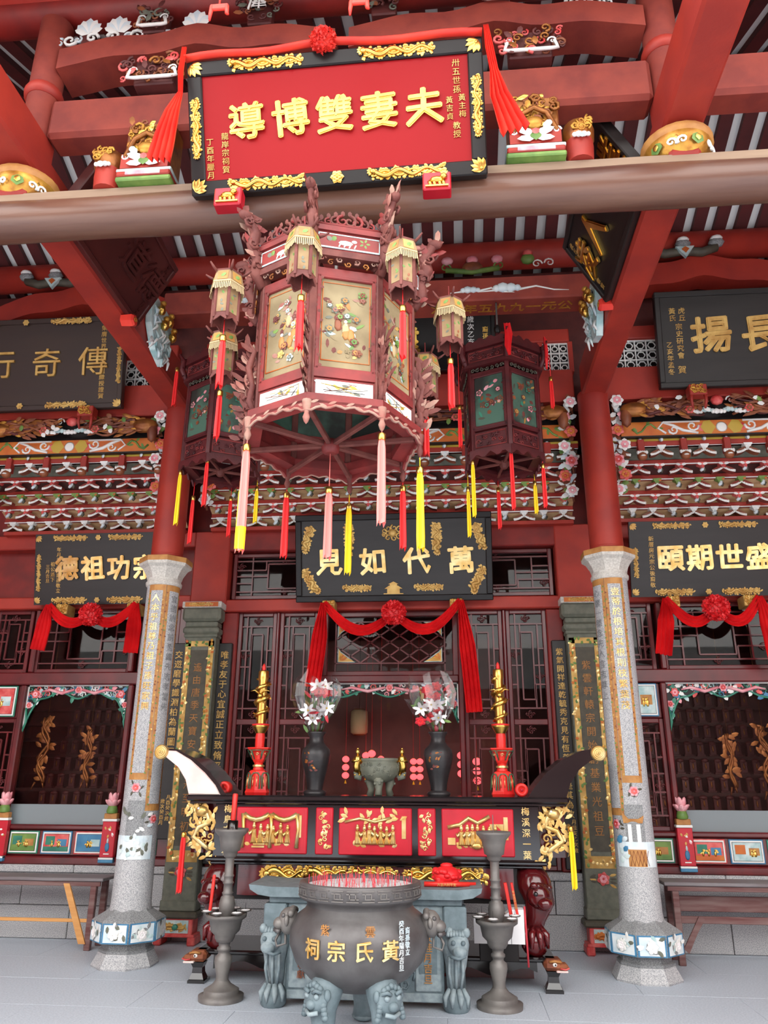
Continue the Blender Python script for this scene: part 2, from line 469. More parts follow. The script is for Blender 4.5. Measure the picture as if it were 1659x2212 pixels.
for (x0, x1) in ((2.55, 3.04), (-3.04, -2.55), (1.78, 2.06), (-2.06, -1.78)):
    MB().box(x0 - .05, x0, 7.62, 7.73, 5.82, 6.2, 'red').box(x1, x1 + .05, 7.62, 7.73, 5.82, 6.2, 'red').build('window_jamb', cl)
    fret(x0, x1, 5.83, 6.19, 7.64).build('white_fret_grille', cl)
    MB().box(x0, x1, 7.69, 7.7, 5.82, 6.2, 'black').build('dark_opening', cl)
for (x0, x1) in ((-1.73, 1.73), (3.09, 4.7), (-4.7, -3.09)):
    MB().box(x0, x1, 7.66, 7.72, 5.82, 6.2, 'red_deep').build('red_panel', cl)

# ================================================================== roof timbers
# the big round log across the front, with the flat board on its crest
lg = thing('log_beam', 'huge round brown log beam spanning the whole picture above the lanterns', 'beam', (0, 4.1, 5.17))
LOGS = -.012
m = MB()
nx = 28; n = 22; pts = []
for i in range(nx + 1):
    pts.append((-4.4 + 8.8 * i / nx, 0, 0))
m.tube(pts, [  .142 + .003 * math.sin(i * 1.3) for i in range(nx + 1)], n, 'log').build('log', lg)
MB().box(-4.4, 4.4, -.115, .15, .06, .15, 'log_board', .01).build('crest_board', lg)
for sx, wh in ((-1, 'left'), (1, 'right')):
    # beam running from the log to the column
    b = thing('porch_beam', 'long square red beam running back from the log to the %s red column' % wh, 'beam', (sx * 2.25, 0, 5.4), group='porch beams')
    MB().box(-.13, .13, 4.16, 7.42, 0, .36, 'red', .02).build('timber', b)
    MB().box(-.13, .13, 2.6, 4.2, .14, .5, 'red', .02).build('front_timber', b)
    p = thing('roof_post', 'round red post with a gilded lotus foot standing on the %s part of the log' % wh, 'post', (sx * 2.235, 4.12, 5.32), group='roof posts')
    MB().lathe([(.1, .42), (.108, .6), (.112, .95)], 20, 'red_dusty').lathe([(.115, .95), (.135, .96), (.14, 1.0), (.125, 1.04), (.115, 1.05)], 20, 'red').lathe([(.115, 1.05), (.12, 1.7)], 20, 'red_dusty').build('shaft', p)
    MB().lathe([(.15, -.0), (.185, .03), (.21, .08), (.215, .12), (.2, .16), (.17, .2)], 24, 'gold_paint').build('lotus_foot', p)
    MB().lathe([(.215, .12), (.228, .14), (.228, .17), (.2, .185)], 24, 'ochre').build('ring', p)
    for k in range(10):
        a = 2 * PI * k / 10
        pm = MB().at(rot('Z', a) @ tr(.205, 0, .05) @ rot('Z', PI / 2) @ FACE)
        if k % 2: pm.swirl(-.035, -.01, .034, -.6, 'white', hand=1, w=.26, z=.004).swirl(.035, -.01, .034, PI + .6, 'white', hand=-1, w=.26, z=.004).petal(0, -.03, PI / 2, .07, .03, 'gold', .004)
        else: pm.petal(0, -.04, PI / 2, .085, .085, 'leaf', .0, .2).petal(0, -.02, PI / 2, .05, .04, 'gold', .012, .3)
        pm.build('lotus_petal', p)
    MB().box(-.1, .1, -.15, .15, -.02, .44, 'red', .02).build('tenon', p)
_e = at(0, 15, 3.3)
MB().box(-7, 7, 3.1, 3.3, _e.z, _e.z + .2, 'red', .01).build('eave_beam', None, 'bright red eave beam just cutting the upper left corner', 'beam')
# front cross beam in three bays
for (x0, x1, nm) in ((-2.12, 2.12, 'straight red cross beam behind the crimson plaque'), (2.36, 7, 'red cross beam of the right side bay, upper right edge'), (-7, -2.36, 'red cross beam of the left side bay, upper left edge')):
    b = thing('cross_beam', nm, 'beam', ((x0 + x1) / 2, 4.15, 5.85), group='front cross beams')
    h = (x1 - x0) / 2
    MB().box(-h, h, -.11, .11, .01, .36, 'red_dusty', .03).build('timber', b)
# hump beams: crescent timbers
def hump(name, label, x0, x1, y, z, rise, t, group, m='red_dusty', dep=.13):
    cx = (x0 + x1) / 2; o = thing(name, label, 'beam', (cx, y, z), group=group)
    up = []; lo = []
    N = 24; h = (x1 - x0) / 2
    for i in range(N + 1):
        u = -1 + 2 * i / N
        s = rise * (math.cos(u * PI * .5) ** .8 if abs(u) < 1 else 0) + .04 * math.cos(u * PI * 3) * (1 - abs(u))
        up.append((u * h, s + t)); lo.append((u * h, s * .92))
    MB().at(tr(0, dep, 0) @ FACE).prism(lo + up[::-1], 0, dep * 2, m).build('timber', o)
    return o
hump('hump_beam', 'wavy crescent red beam above the left half of the crimson plaque', -2.12, -.05, 4.15, 6.48, .12, .19, 'hump beams')
hump('hump_beam', 'wavy crescent red beam above the right half of the crimson plaque', .05, 2.12, 4.15, 6.48, .12, .19, 'hump beams')
hump('hump_beam', 'arched red beam over the plaque at the left edge of the picture', -4.6, -2.5, 7.5, 6.56, .24, .26, 'hump beams', 'red')
hump('hump_beam', 'arched red beam over the plaque at the right edge of the picture', 2.5, 4.6, 7.5, 6.56, .24, .26, 'hump beams', 'red')
# middle painted tie beam with clouds
mb_ = thing('painted_tie_beam', 'red tie beam painted with pale blue clouds behind the large lantern', 'beam', (0, 6.5, 5.93))
MB().box(-2.12, 2.12, -.14, .14, 0, .26, 'red_dusty', .015).build('timber', mb_)
m = MB().at(tr(0, -.142, 0) @ FACE)
for (x, w) in ((.95, .2), (1.3, .28), (-1.2, .24), (-.6, .22)):
    m.cloud(x, .1, w, 'white_blue', 0)
    m.tube([(x + w * .4, .1, 0), (x + w, .13, 0), (x + w * 1.6, .08, 0), (x + w * 2.1, .07, 0)], [.012, .009, .007, .003], 5, 'white')
    m.tube([(x - w * .4, .1, 0), (x - w, .09, 0)], [.012, .003], 5, 'white')
m.build('painted_clouds', mb_)
lettering('inscription', mb_, '公元一九九五年歲次'[::-1], .15, 'gold_paint', tr(1.25, 0, -.001) @ rot('X', PI) , depth=.004, gap=1.05)
# ---- brackets and carved pieces on the timbers
def lion_block(sx, label):
    o = thing('gilded_bracket', label, 'carving', (sx * 1.3, 4.03, 5.32), group='gilded carved brackets on the log')
    MB().box(-.19, .19, -.1, .12, 0, .035, 'leaf', .008).box(-.185, .185, -.105, .12, .035, .075, 'red', .008).box(-.12, .12, -.108, .1, .04, .068, 'pink').box(-.19, .19, -.1, .12, .075, .1, 'teal', .006).build('painted_base', o)
    MB().box(-.165, .165, -.06, .12, .1, .52, 'bronze_gilt', .01).build('core', o)
    m = MB().at(tr(0, -.065, 0) @ FACE)
    R = random.Random(5 + sx)
    for k in range(70):
        if k % 2: m.swirl(R.uniform(-.14, .14), R.uniform(.24, .5), R.uniform(.022, .045), R.uniform(0, 6), R.choice(('bronze_gilt', 'gold_paint', 'gold_paint', 'carved_brown')), hand=R.choice((-1, 1)), z=R.uniform(0, .03), w=.28, n=8)
        else: m.petal(R.uniform(-.14, .14), R.uniform(.22, .48), R.uniform(0, 6), R.uniform(.05, .09), .04, R.choice(('gold_paint', 'bronze_gilt', 'gold')), R.uniform(.0, .03), .5)
    m.ball((0, .27, .02), (.07, .055, .04), 'gold_paint', 9, 6).tube([(-.14, .2, .03), (-.08, .33, .05), (0, .38, .05), (.08, .33, .05), (.14, .2, .03)], .018, 6, 'bronze_gilt')
    m.build('lion_carving', o)
    m = MB().at(tr(0, -.1, .1) @ FACE)
    m.box(-.165, .165, 0, .12, -.05, .0, 'red'); m.petal(0, .11, -PI / 2, .1, .08, 'leaf', .005)
    for s2 in (-1, 1): m.petal(0, .06, PI / 2 - s2 * 1.2, .13, .06, 'white', .01).petal(0, .03, PI / 2 - s2 * 1.6, .12, .05, 'white', .01).swirl(s2 * .14, .1, .028, 0, 'white', hand=s2, w=.25).petal(s2 * .05, .1, PI / 2 - s2 * .7, .09, .05, 'teal', .012)
    m.petal(0, .05, PI / 2, .05, .05, 'flower_red', .02)
    m.build('white_scrolls', o)
    d = MB().at(tr(sx * .29, 0, .1))
    d.lathe([(.085, -.1), (.092, 0), (.09, .06)], 16, 'red').lathe([(.09, .06), (.1, .08), (.105, .14), (.095, .19), (.05, .215), (0, .22)], 16, 'bronze_gilt').build('rolled_drum', o)
    d = MB().at(tr(sx * .29, -.1, .23) @ FACE)
    for k in range(9): d.swirl(R.uniform(-.06, .06), R.uniform(-.04, .05), .03, k, 'gold_paint', w=.25, n=8)
    d.cloud(0, -.09, .12, 'white'); d.petal(0, -.08, -PI / 2, .04, .04, 'teal', .012); d.build('drum_carving', o)
lion_block(-1, 'gilded lion bracket on the log left of the crimson plaque'); lion_block(1, 'gilded lion bracket on the log right of the crimson plaque')
def carved_pack(name, label, x, y, z, w, h, pal, seed, group, white=True):
    o = thing(name, label, 'carving', (x, y, z), group=group)
    MB().box(-w * .3, w * .3, -.02, .08, 0, h * .9, 'brown_red', .01).build('core', o)
    m = MB().at(tr(0, -.03, 0) @ FACE); R = random.Random(seed)
    for k in range(int(24 * w / .4)):
        m.swirl(R.uniform(-w * .45, w * .45), R.uniform(.1, .9) * h, R.uniform(.1, .17) * h, R.uniform(0, 6), R.choice(pal), hand=R.choice((-1, 1)), z=R.uniform(0, .03), w=.24)
    for k in range(5): m.petal(R.uniform(-w * .4, w * .4), R.uniform(.2, .8) * h, R.uniform(0, 6), h * .3, h * .16, R.choice(pal), .03)
    m.build('scroll_carving', o)
    if white:
        m = MB().at(tr(0, -.05, 0) @ FACE)
        m.tube([(-w * .32, h * .35, .01), (-w * .36, h * .1, .01), (-w * .25, .02, .01), (w * .25, .02, .01), (w * .36, h * .1, .01), (w * .32, h * .35, .01)], .014, 5, 'white')
        m.swirl(-w * .3, h * .4, .035, 0, 'white').swirl(w * .3, h * .4, .035, PI, 'white', hand=-1)
        m.build('white_edge', o)
    return o
G = 'carved packs between the front timbers'
carved_pack('carved_pack', 'red and white carved scrollwork resting on the cross beam left of the plaque', -1.35, 4.02, 6.24, .5, .26, ('carved_brown', 'flower_red', 'bronze_gilt', 'brown_red'), 1, G)
carved_pack('carved_pack', 'red and gilded carved scrollwork resting on the cross beam right of the plaque', 1.32, 4.02, 6.24, .5, .26, ('carved_brown', 'flower_red', 'bronze_gilt', 'brown_red'), 2, G)
for k, (x, wh) in enumerate(((-1.42, 'left end of the wavy beams, white key-fret frame'), (-.62, 'wavy beams left of the sash rosette'), (.3, 'wavy beams right of the sash rosette'), (1.12, 'right end of the wavy beams, white key-fret frame'))):
    o = carved_pack('carved_pack', 'dark carved block on the ' + wh, x, 4.05, 6.79, .3, .26, ('brown_red', 'carved_brown', 'green_stone'), 10 + k, G, k in (0, 3))
    if k in (1, 2): lettering('character', o, '犀' if k == 1 else '寧', .15, 'white', tr(0, -.09, .12) @ FACE, depth=.01, bold=.01)
for k, (x, s) in enumerate(((-1.95, 1), (-1.68, -1), (-1.12, 1), (1.7, -1))):
    o = thing('cloud_carving', ['blue and white cloud carving at the far left above the wavy beam', 'white cloud carving left of the key-fret block', 'white curled carving right of the key-fret block, left of plaque', 'white curled carving above the right wavy beam'][k], 'carving', (x, 4.05, 6.74), group='cloud carvings on the front beams')
    m = MB().at(FACE)
    for j in range(7): m.petal(s * .02, .1, PI / 2 + (j - 3) * .42, .15 - .012 * abs(j - 3), .07, 'white_blue' if j % 2 else 'white', .0, .5)
    m.swirl(s * .05, .06, .05, 0 if s > 0 else PI, 'white', hand=s, w=.26).swirl(-s * .06, .05, .035, 1, 'white_blue', hand=-s, w=.26)
    m.build('cloud', o)
    MB().box(-.03, .03, 0, .06, -.06, .12, 'brown_red').build('stem', o)
    m = MB().at(FACE); m.swirl(-s * .12, .05, .06, 0, 'white', hand=-s, w=.2).swirl(-s * .2, .03, .045, 1, 'white_blue', w=.22); m.build('scroll', o)
# carved brackets under the purlins further back
for k, (x, y, z, lab) in enumerate(((1.02, 7.3, 6.95, 'small green and pink carved bracket set above the painted tie beam'), (1.8, 7.3, 6.97, 'white scrolled carving at the right end of the painted tie beam'),
                                    (3.35, 7.32, 7.06, 'grey carved bracket set above the arched beam at right'), (-3.9, 7.32, 7.06, 'grey carved bracket set above the arched beam at left'), (-3.15, 7.32, 6.98, 'dark grey scroll carving at the right foot of the left arched beam'))):
    o = thing('carved_bracket', lab, 'carving', (x, y, z), group='carved brackets under the back purlin')
    m = MB().at(FACE)
    if k == 0:
        m.swirl(-.3, .07, .06, 0, 'leaf').swirl(.3, .07, .06, PI, 'leaf', hand=-1).ball((0, .06, 0), (.12, .08, .05), 'carved_brown')
        for x2 in (-.28, 0, .28): m.ball((x2, .15, .01), (.07, .05, .05), 'pink', 8, 5)
        m.tube([(-.3, .04, 0), (0, 0, 0), (.3, .04, 0)], .03, 6, 'leaf')
    elif k == 1:
        m.swirl(-.06, .05, .06, 0, 'white').swirl(.08, .06, .06, PI, 'white', hand=-1).ball((-.16, .12, 0), (.08, .07, .05), 'leaf').ball((-.16, .18, .02), (.06, .04, .05), 'flower_red')
    elif k == 4:
        m.ball((0, .05, 0), (.1, .07, .06), 'green_stone_dark').ball((0, .12, .02), (.08, .04, .05), 'white').swirl(.08, .02, .05, 0, 'granite_dark')
    else:
        m.tube([(-.36, .08, 0), (-.2, .02, 0), (0, .05, 0), (.2, .02, 0), (.36, .08, 0)], .05, 6, 'green_stone_dark')
        for x2 in (-.36, 0, .36): m.ball((x2, .13, .01), (.09, .06, .06), 'granite_dark', 8, 5).ball((x2, .17, .03), (.07, .035, .05), 'white', 8, 5)
        m.prism([(-.1, .06), (.1, .06), (0, -.08)], .03, .07, 'teal').prism([(-.04, .02), (0, .05), (.04, .02), (0, -.03)], .07, .08, 'orange')
    m.build('carving', o)
# ================================================================== columns
def mesh_into(mb, me, m, T=Matrix.Identity(4)):
    mb.add([T @ v.co for v in me.vertices], [tuple(p.vertices) for p in me.polygons], m)
def bend(mb, R, a0, zc=0):
    for i, v in enumerate(mb.v):
        a = a0 + v.x / R; r = R + v.z
        mb.v[i] = Vector((r * math.sin(a), -r * math.cos(a), v.y + zc))
    return mb
def strip(mb, w, y0, y1, z, m, n=6):
    vs = []; fs = []
    for i in range(n + 1):
        x = -w / 2 + w * i / n
        vs += [(x, y0, z), (x, y1, z), (x, y0, z - .02), (x, y1, z - .02)]
    for i in range(n):
        o = i * 4
        fs += [(o, o + 4, o + 5, o + 1), (o + 1, o + 5, o + 7, o + 3), (o + 2, o + 6, o + 4, o)]
    fs += [(0, 1, 3, 2), (n * 4, n * 4 + 2, n * 4 + 3, n * 4 + 1)]
    mb.add(vs, fs, m)
def column(sx, wh, textA, textB, scene_seed):
    o = thing('stone_column', 'round granite column with gold inscription and painted octagonal foot, %s of the altar' % wh, 'column', (sx * 2.25, 7.48, 0), group='front columns')
    f = PI / 8
    MB().lathe([(.285, 0), (.29, .015), (.245, .1), (.24, .115)], 8, 'granite', ph=f, smooth=False).build('plinth', o)
    MB().lathe([(.235, .112), (.24, .135), (.215, .15), (.215, .18), (.25, .2)], 8, 'granite_dark', ph=f, smooth=False).build('waist', o)
    MB().lathe([(.25, .195), (.312, .205), (.318, .37), (.3, .385), (.2, .44), (.19, .455)], 8, 'granite_dark', ph=f, smooth=False).build('drum', o)
    for k in range(8):
        a = k * PI / 4
        if math.cos(a) < -.3: continue
        T = Matrix.Rotation(a, 4, 'Z') @ tr(0, -.293, .287) @ FACE
        w, h = .115, .078
        p = MB().at(T).box(-w, w, -h, h, -.005, .004, 'blue').box(-w + .014, w - .014, -h + .01, h - .01, .002, .008, 'white_blue')
        R = random.Random(k + scene_seed)
        p.flower(R.uniform(-.02, .02), R.uniform(-.015, .01), .052, 'white', 'lily', .012, a0=R.random())
        for j in range(11):
            p.petal(R.uniform(-.075, .075), R.uniform(-.045, .045), R.uniform(0, 6), .06, .03, R.choice(('white', 'white', 'teal', 'green_stone', 'granite_dark')), .008)
        p.build('flower_relief_panel', o)
    MB().lathe([(.185, .44), (.176, .5), (.168, 1.2), (.162, 3.42)], 32, 'granite').build('stone_shaft', o)
    MB().lathe([(.162, 3.4), (.178, 3.41), (.182, 3.44), (.168, 3.46), (.172, 3.48)], 32, 'cap_stone').lathe([(.172, 3.475), (.185, 3.52), (.225, 3.585), (.262, 3.61), (.265, 3.64)], 8, 'cap_stone', ph=f, smooth=False).build('capital', o)
    MB().lathe([(.267, 3.638), (.27, 3.645), (.268, 3.69), (.2, 3.692)], 8, 'ochre', ph=f, smooth=False).build('capital_band', o)
    MB().lathe([(.163, 3.69), (.163, 4.6), (.16, 5.45)], 28, 'red').lathe([(.166, 3.72), (.17, 3.73), (.166, 3.74)], 28, 'red').build('red_shaft', o)
    # inlaid inscription panels
    R_ = .166
    for (a0, tx, zt, zb, mm, nm) in ((0, textA, 3.38, 1.6, 'gold_pale', 'inscription'), (-sx * 1.1, textB, 3.38, 1.33, 'granite_dark', 'inscription')):
        m = MB(); strip(m, .178, zb - .06, zt + .02, .004, 'ochre'); strip(m, .118, zb, zt - .04, .007, 'granite')
        RR = random.Random(len(tx) + scene_seed)
        zz = zb
        while zz < zt - .05:
            for s2 in (-1, 1): m.petal(s2 * .074, zz, RR.uniform(0, 6), .022, .014, RR.choice(('leaf', 'carved_brown', 'gold_soft')), .005)
            zz += .05
        bend(m, R_, a0); m.build('inscription_panel', o)
        m = MB(); me = text_mesh(tx, .08, mm, depth=.006, bold=.012 if a0 == 0 else 0, vertical=True, gap=1.2)
        L = len(tx) * .08 * 1.2
        mesh_into(m, me, mm, tr(0, zt - .07 - L / 2, .007))
        bend(m, R_, a0); m.build(nm, o)
        m = MB(); m.flower(0, zb - .13, .045, 'pink', 'flower_red', .004)
        for k in range(6): m.petal((-1) ** k * .03, zb - .13 + (k - 3) * .012, RR.uniform(0, 6), .05, .02, 'green_stone_dark', .002)
        bend(m, R_, a0); m.build('painted_flower', o)
    m = MB(); strip(m, .36, .86, 1.06, .006, 'white_blue', 12); strip(m, .16, 1.06, 1.36, .004, 'granite_dark', 6)
    RR = random.Random(scene_seed)
    if sx > 0:
        strip(m, .15, .865, 1.0, .008, 'ochre', 6)
        for k in range(5):
            m.tube([(-.06 + k * .03, .87, .01), (-.03 + k * .03, .99, .01)], .002, 4, 'carved_brown'); m.tube([(.09 - k * .03, .87, .01), (.06 - k * .03, .99, .01)], .002, 4, 'carved_brown')
        m.box(-.06, .04, 1.06, 1.2, .004, .01, 'white')
        m.prism([(-.09, 1.21), (.06, 1.21), (.075, 1.27), (.03, 1.245), (-.05, 1.245), (-.1, 1.3)], .004, .016, 'ochre')
        for k in range(8): m.petal(-.1 + RR.uniform(-.05, .03), RR.uniform(.9, 1.12), RR.uniform(0, 6), .06, .04, RR.choice(('teal', 'white_blue', 'blue')), .008)
    else:
        for k in range(34): m.petal(RR.uniform(-.15, .15), RR.uniform(.88, 1.3 if RR.random() < .4 else 1.04), RR.uniform(0, 6), RR.uniform(.04, .07), .03, RR.choice(('teal', 'white', 'white_blue', 'green_stone')), .008)
    bend(m, .171, sx * -.1); m.build('painted_scene', o)
    return o
column(-1, 'left', '人本乎祖尊乃祖子孫旺家興', '宜祖訓念前哲繼先志孝當先', 3)
column(1, 'right', '壹蒂於根培其根則枝繁葉茂', '心懷一德念先人言志尊上', 9)

# ================================================================== square stone pilasters against the wall
def pilaster(sx, wh, tx):
    o = thing('stone_pilaster', 'square grey-green pilaster with gold floral border behind the %s column' % wh, 'pilaster', (sx * 2.1, 8.45, 0), group='pilasters')
    hw = .175
    MB().box(-hw, hw, -.12, .04, .33, 3.06, 'green_stone', .01).build('shaft', o)
    MB().box(-hw - .015, hw + .015, -.14, .04, 3.04, 3.08, 'green_stone', .01).box(-hw - .03, hw + .03, -.15, .04, 3.08, 3.16, 'green_stone', .02).box(-hw - .01, hw + .01, -.13, .04, 3.16, 3.22, 'green_stone', .01).box(-hw - .045, hw + .045, -.17, .04, 3.22, 3.38, 'green_stone', .03).build('capital', o)
    m = MB().box(-hw - .05, hw + .05, -.175, .04, 3.37, 3.44, 'cap_stone', .006)
    m.at(tr(0, -.178, 3.405) @ FACE).box(-.19, .19, -.025, .025, 0, .003, 'orange').beast(-.12, .12, 0, .04, 'gold_pale', .003, waves=1.5)
    m.build('abacus', o)
    # floral border
    m = MB().at(tr(0, -.122, 0) @ FACE)
    for s2 in (-1, 1): m.box(s2 * .16, s2 * .1, .75, 3.0, 0, .004, 'gold_soft')
    m.box(-.16, .16, 2.94, 3.0, 0, .004, 'gold_soft').box(-.16, .16, .75, .86, 0, .004, 'gold_soft')
    m.build('gold_border', o)
    m = MB().at(tr(0, -.126, 0) @ FACE); R = random.Random(5 + sx)
    z = .8
    while z < 2.98:
        for s2 in (-1, 1):
            m.petal(s2 * (.13 + R.uniform(-.012, .012)), z, R.uniform(0, 6), .045, .026, 'leaf' if R.random() < .6 else 'gold_pale', .002)
            if R.random() < .35: m.petal(s2 * .13, z + .02, R.uniform(0, 6), .04, .03, R.choice(('gold_paint', 'orange')), .004)
        z += .038
    for k in range(6):
        m.petal(-.1 + k * .04, 2.97, R.uniform(0, 6), .045, .026, 'leaf', .002); m.petal(-.1 + k * .04, .8, R.uniform(0, 6), .04, .026, 'gold_pale', .002)
    m.build('leaf_vine', o)
    MB().at(tr(0, -.122, 0) @ FACE).box(-.095, .095, .9, 2.9, 0, .003, 'green_stone_dark').build('dark_panel', o)
    lettering('inscription', o, tx, .1, 'ochre', tr(0, -.126, 1.9) @ FACE, depth=.004, bold=0, vertical=True, gap=1.35)
    m = MB().at(tr(0, -.122, .66) @ FACE).flower(0, 0, .065, 'flower_red', 'pink', 0, a0=.3)
    for k in range(8): m.petal((-1 if k % 2 else 1) * .06, (k - 4) * .012, (0 if k % 2 == 0 else PI) + (k - 4) * .12, .07, .025, 'green_stone_dark' if k % 3 else 'gold_soft', 0)
    m.build('painted_flower', o)
    MB().box(-hw - .01, hw + .01, -.135, .04, .3, .4, 'green_stone', .01).box(-hw - .045, hw + .045, -.17, .04, .24, .3, 'green_stone_dark', .015).build('base_moulding', o)
    m = MB().box(-.17, .17, -.14, .04, .09, .24, 'flower_red', .008).at(tr(0, -.142, .165) @ FACE).box(-.13, .13, -.055, .06, -.002, .004, 'teal')
    m.at(tr(0, -.148, .165) @ FACE).beast(-.1, .1, 0, .07, 'orange' if sx > 0 else 'gold_soft', 0, waves=1).ball((0, .0, .01), (.035, .03, .015), 'sea_green')
    m.build('painted_block', o)
    m = MB().at(tr(0, -.0, 0))
    m.box(-.2, .2, -.16, .04, .075, .1, 'flower_red', .005)
    for s2 in (-1, 1): m.at(tr(s2 * .17, .0, 0)).box(-.04, .04, -.165, .04, .0, .08, 'flower_red', .012)
    m.build('red_foot', o)
pilaster(-1, 'left', '遙由唐季天寶安南徙元至明初'); pilaster(1, 'right', '紫雲軒轅宗開始創基業光祖豆')
# ---- couplet boards hung beside the pilasters
def couplet(x, w, z0, z1, y, tx, small, label):
    o = thing('couplet_board', label, 'board', (x, y, z0), group='black couplet boards')
    H = z1 - z0
    MB().box(-w / 2, w / 2, -.03, .02, 0, H, 'board_black', .008).build('board', o)
    s = min(w * .62, (H - .55) / (len(tx) * 1.12))
    lettering('inscription', o, tx, s, 'gold_soft', tr(0, -.031, H - .08 - len(tx) * s * 1.12 / 2) @ FACE, depth=.006, bold=.012, vertical=True, gap=1.12)
    lettering('signature', o, small, .05, 'gold_soft', tr(-.03, -.031, .27) @ FACE, depth=.004, bold=.01, vertical=True, gap=1.05)
    lettering('signature', o, small[::-1], .05, 'gold_soft', tr(.03, -.031, .31) @ FACE, depth=.004, bold=.01, vertical=True, gap=1.05)
couplet(-1.85, .155, .72, 3.0, 8.5, '唯孝友于心宜誠正立致脩平匡亨爰行', '公元一九九五年', 'black couplet board with gold writing just right of the left pilaster')
couplet(1.85, .155, .72, 3.0, 8.5, '紫氣開祥達乾毓秀克見有恆義所可是其為政', '歲次乙亥桂月', 'black couplet board with gold writing just left of the right pilaster')
couplet(-2.37, .15, .95, 3.0, 8.48, '交遊磨學識淵柏為蘭圖展', '歲次癸酉月', 'black couplet board between the left column and the left pilaster')

# ================================================================== bracket tiers under the lintels
TIER = [(7.75, 4.95), (7.9, 4.80), (8.05, 4.685), (8.2, 4.56), (8.35, 4.45), (8.45, 4.335)]
def arm_mesh(sg, brown):
    """boat-shaped bracket arm with a scalloped white edge"""
    m = MB(); a = 'red_dusty' if not brown else 'carved_brown'
    n = 8; top = []; bot = []
    for i in range(n):
        t = i / (n - 1); x = sg * (.0 + .118 * t)
        top.append((x, -.004 - .05 * t ** 1.5)); bot.append((x, -.03 - .055 * t ** .8 - .012 * math.sin(PI * t)))
    poly = bot + top[::-1]
    if sg < 0: poly = poly[::-1]
    m.at(tr(0, .05, 0) @ FACE).prism(poly, 0, .075, a)
    m.at(tr(0, -.026, 0) @ FACE)
    m.tube([(p[0], p[1] + .004, 0) for p in bot], [.009, .008, .006, .005, .005, .005, .006, .009], 5, 'white')
    for i in range(2, n): m.ball((bot[i][0] - sg * .006, bot[i][1] + .017, .001), (.012, .013, .007), 'white', 7, 4)
    return m
def dou_mesh(kind):
    m = MB()
    if kind == 0: m.lathe([(.02, -.06), (.024, -.04), (.058, -.014), (.064, .004)], 4, 'white', ph=PI / 4, smooth=False); m.at(tr(0, -.04, -.02) @ FACE).petal(0, -.01, PI / 2, .03, .03, 'white_blue').petal(0, -.012, 0, .03, .018, 'white').petal(0, -.012, PI, .03, .018, 'white')
    elif kind == 1: m.lathe([(.02, -.06), (.024, -.04), (.058, -.014), (.064, .004)], 4, 'leaf', ph=PI / 4, smooth=False); m.at(tr(0, -.04, -.02) @ FACE).petal(.01, -.005, .3, .035, .022, 'orange').petal(-.01, -.005, PI - .3, .035, .022, 'leaf')
    else: m.lathe([(.02, -.06), (.024, -.04), (.058, -.014), (.064, .004)], 4, 'flower_red', ph=PI / 4, smooth=False); m.at(tr(0, -.042, -.02) @ FACE).petal(0, -.0, .2, .06, .03, 'white').petal(0, -.0, PI - .2, .06, .03, 'white').petal(0, .0, -PI / 2, .05, .03, 'flower_red', .004)
    return m
def scroll_mesh():
    m = MB().at(FACE)
    m.tube([(0, -.03, .0), (.012, -.05, .012), (.0, -.07, .02), (-.02, -.085, .01)], [.02, .018, .02, .014], 6, 'white_blue').tube([(.014, -.04, -.01), (.03, -.065, -.005), (.02, -.09, 0)], [.02, .018, .012], 6, 'green_stone_dark')
    return m
_shared = {}
def shared(key, fn, parent, loc, name):
    if key not in _shared:
        o = fn().build(name, parent); o.location = loc; _shared[key] = o.data; return o
    return link(_shared[key], name, parent, loc)
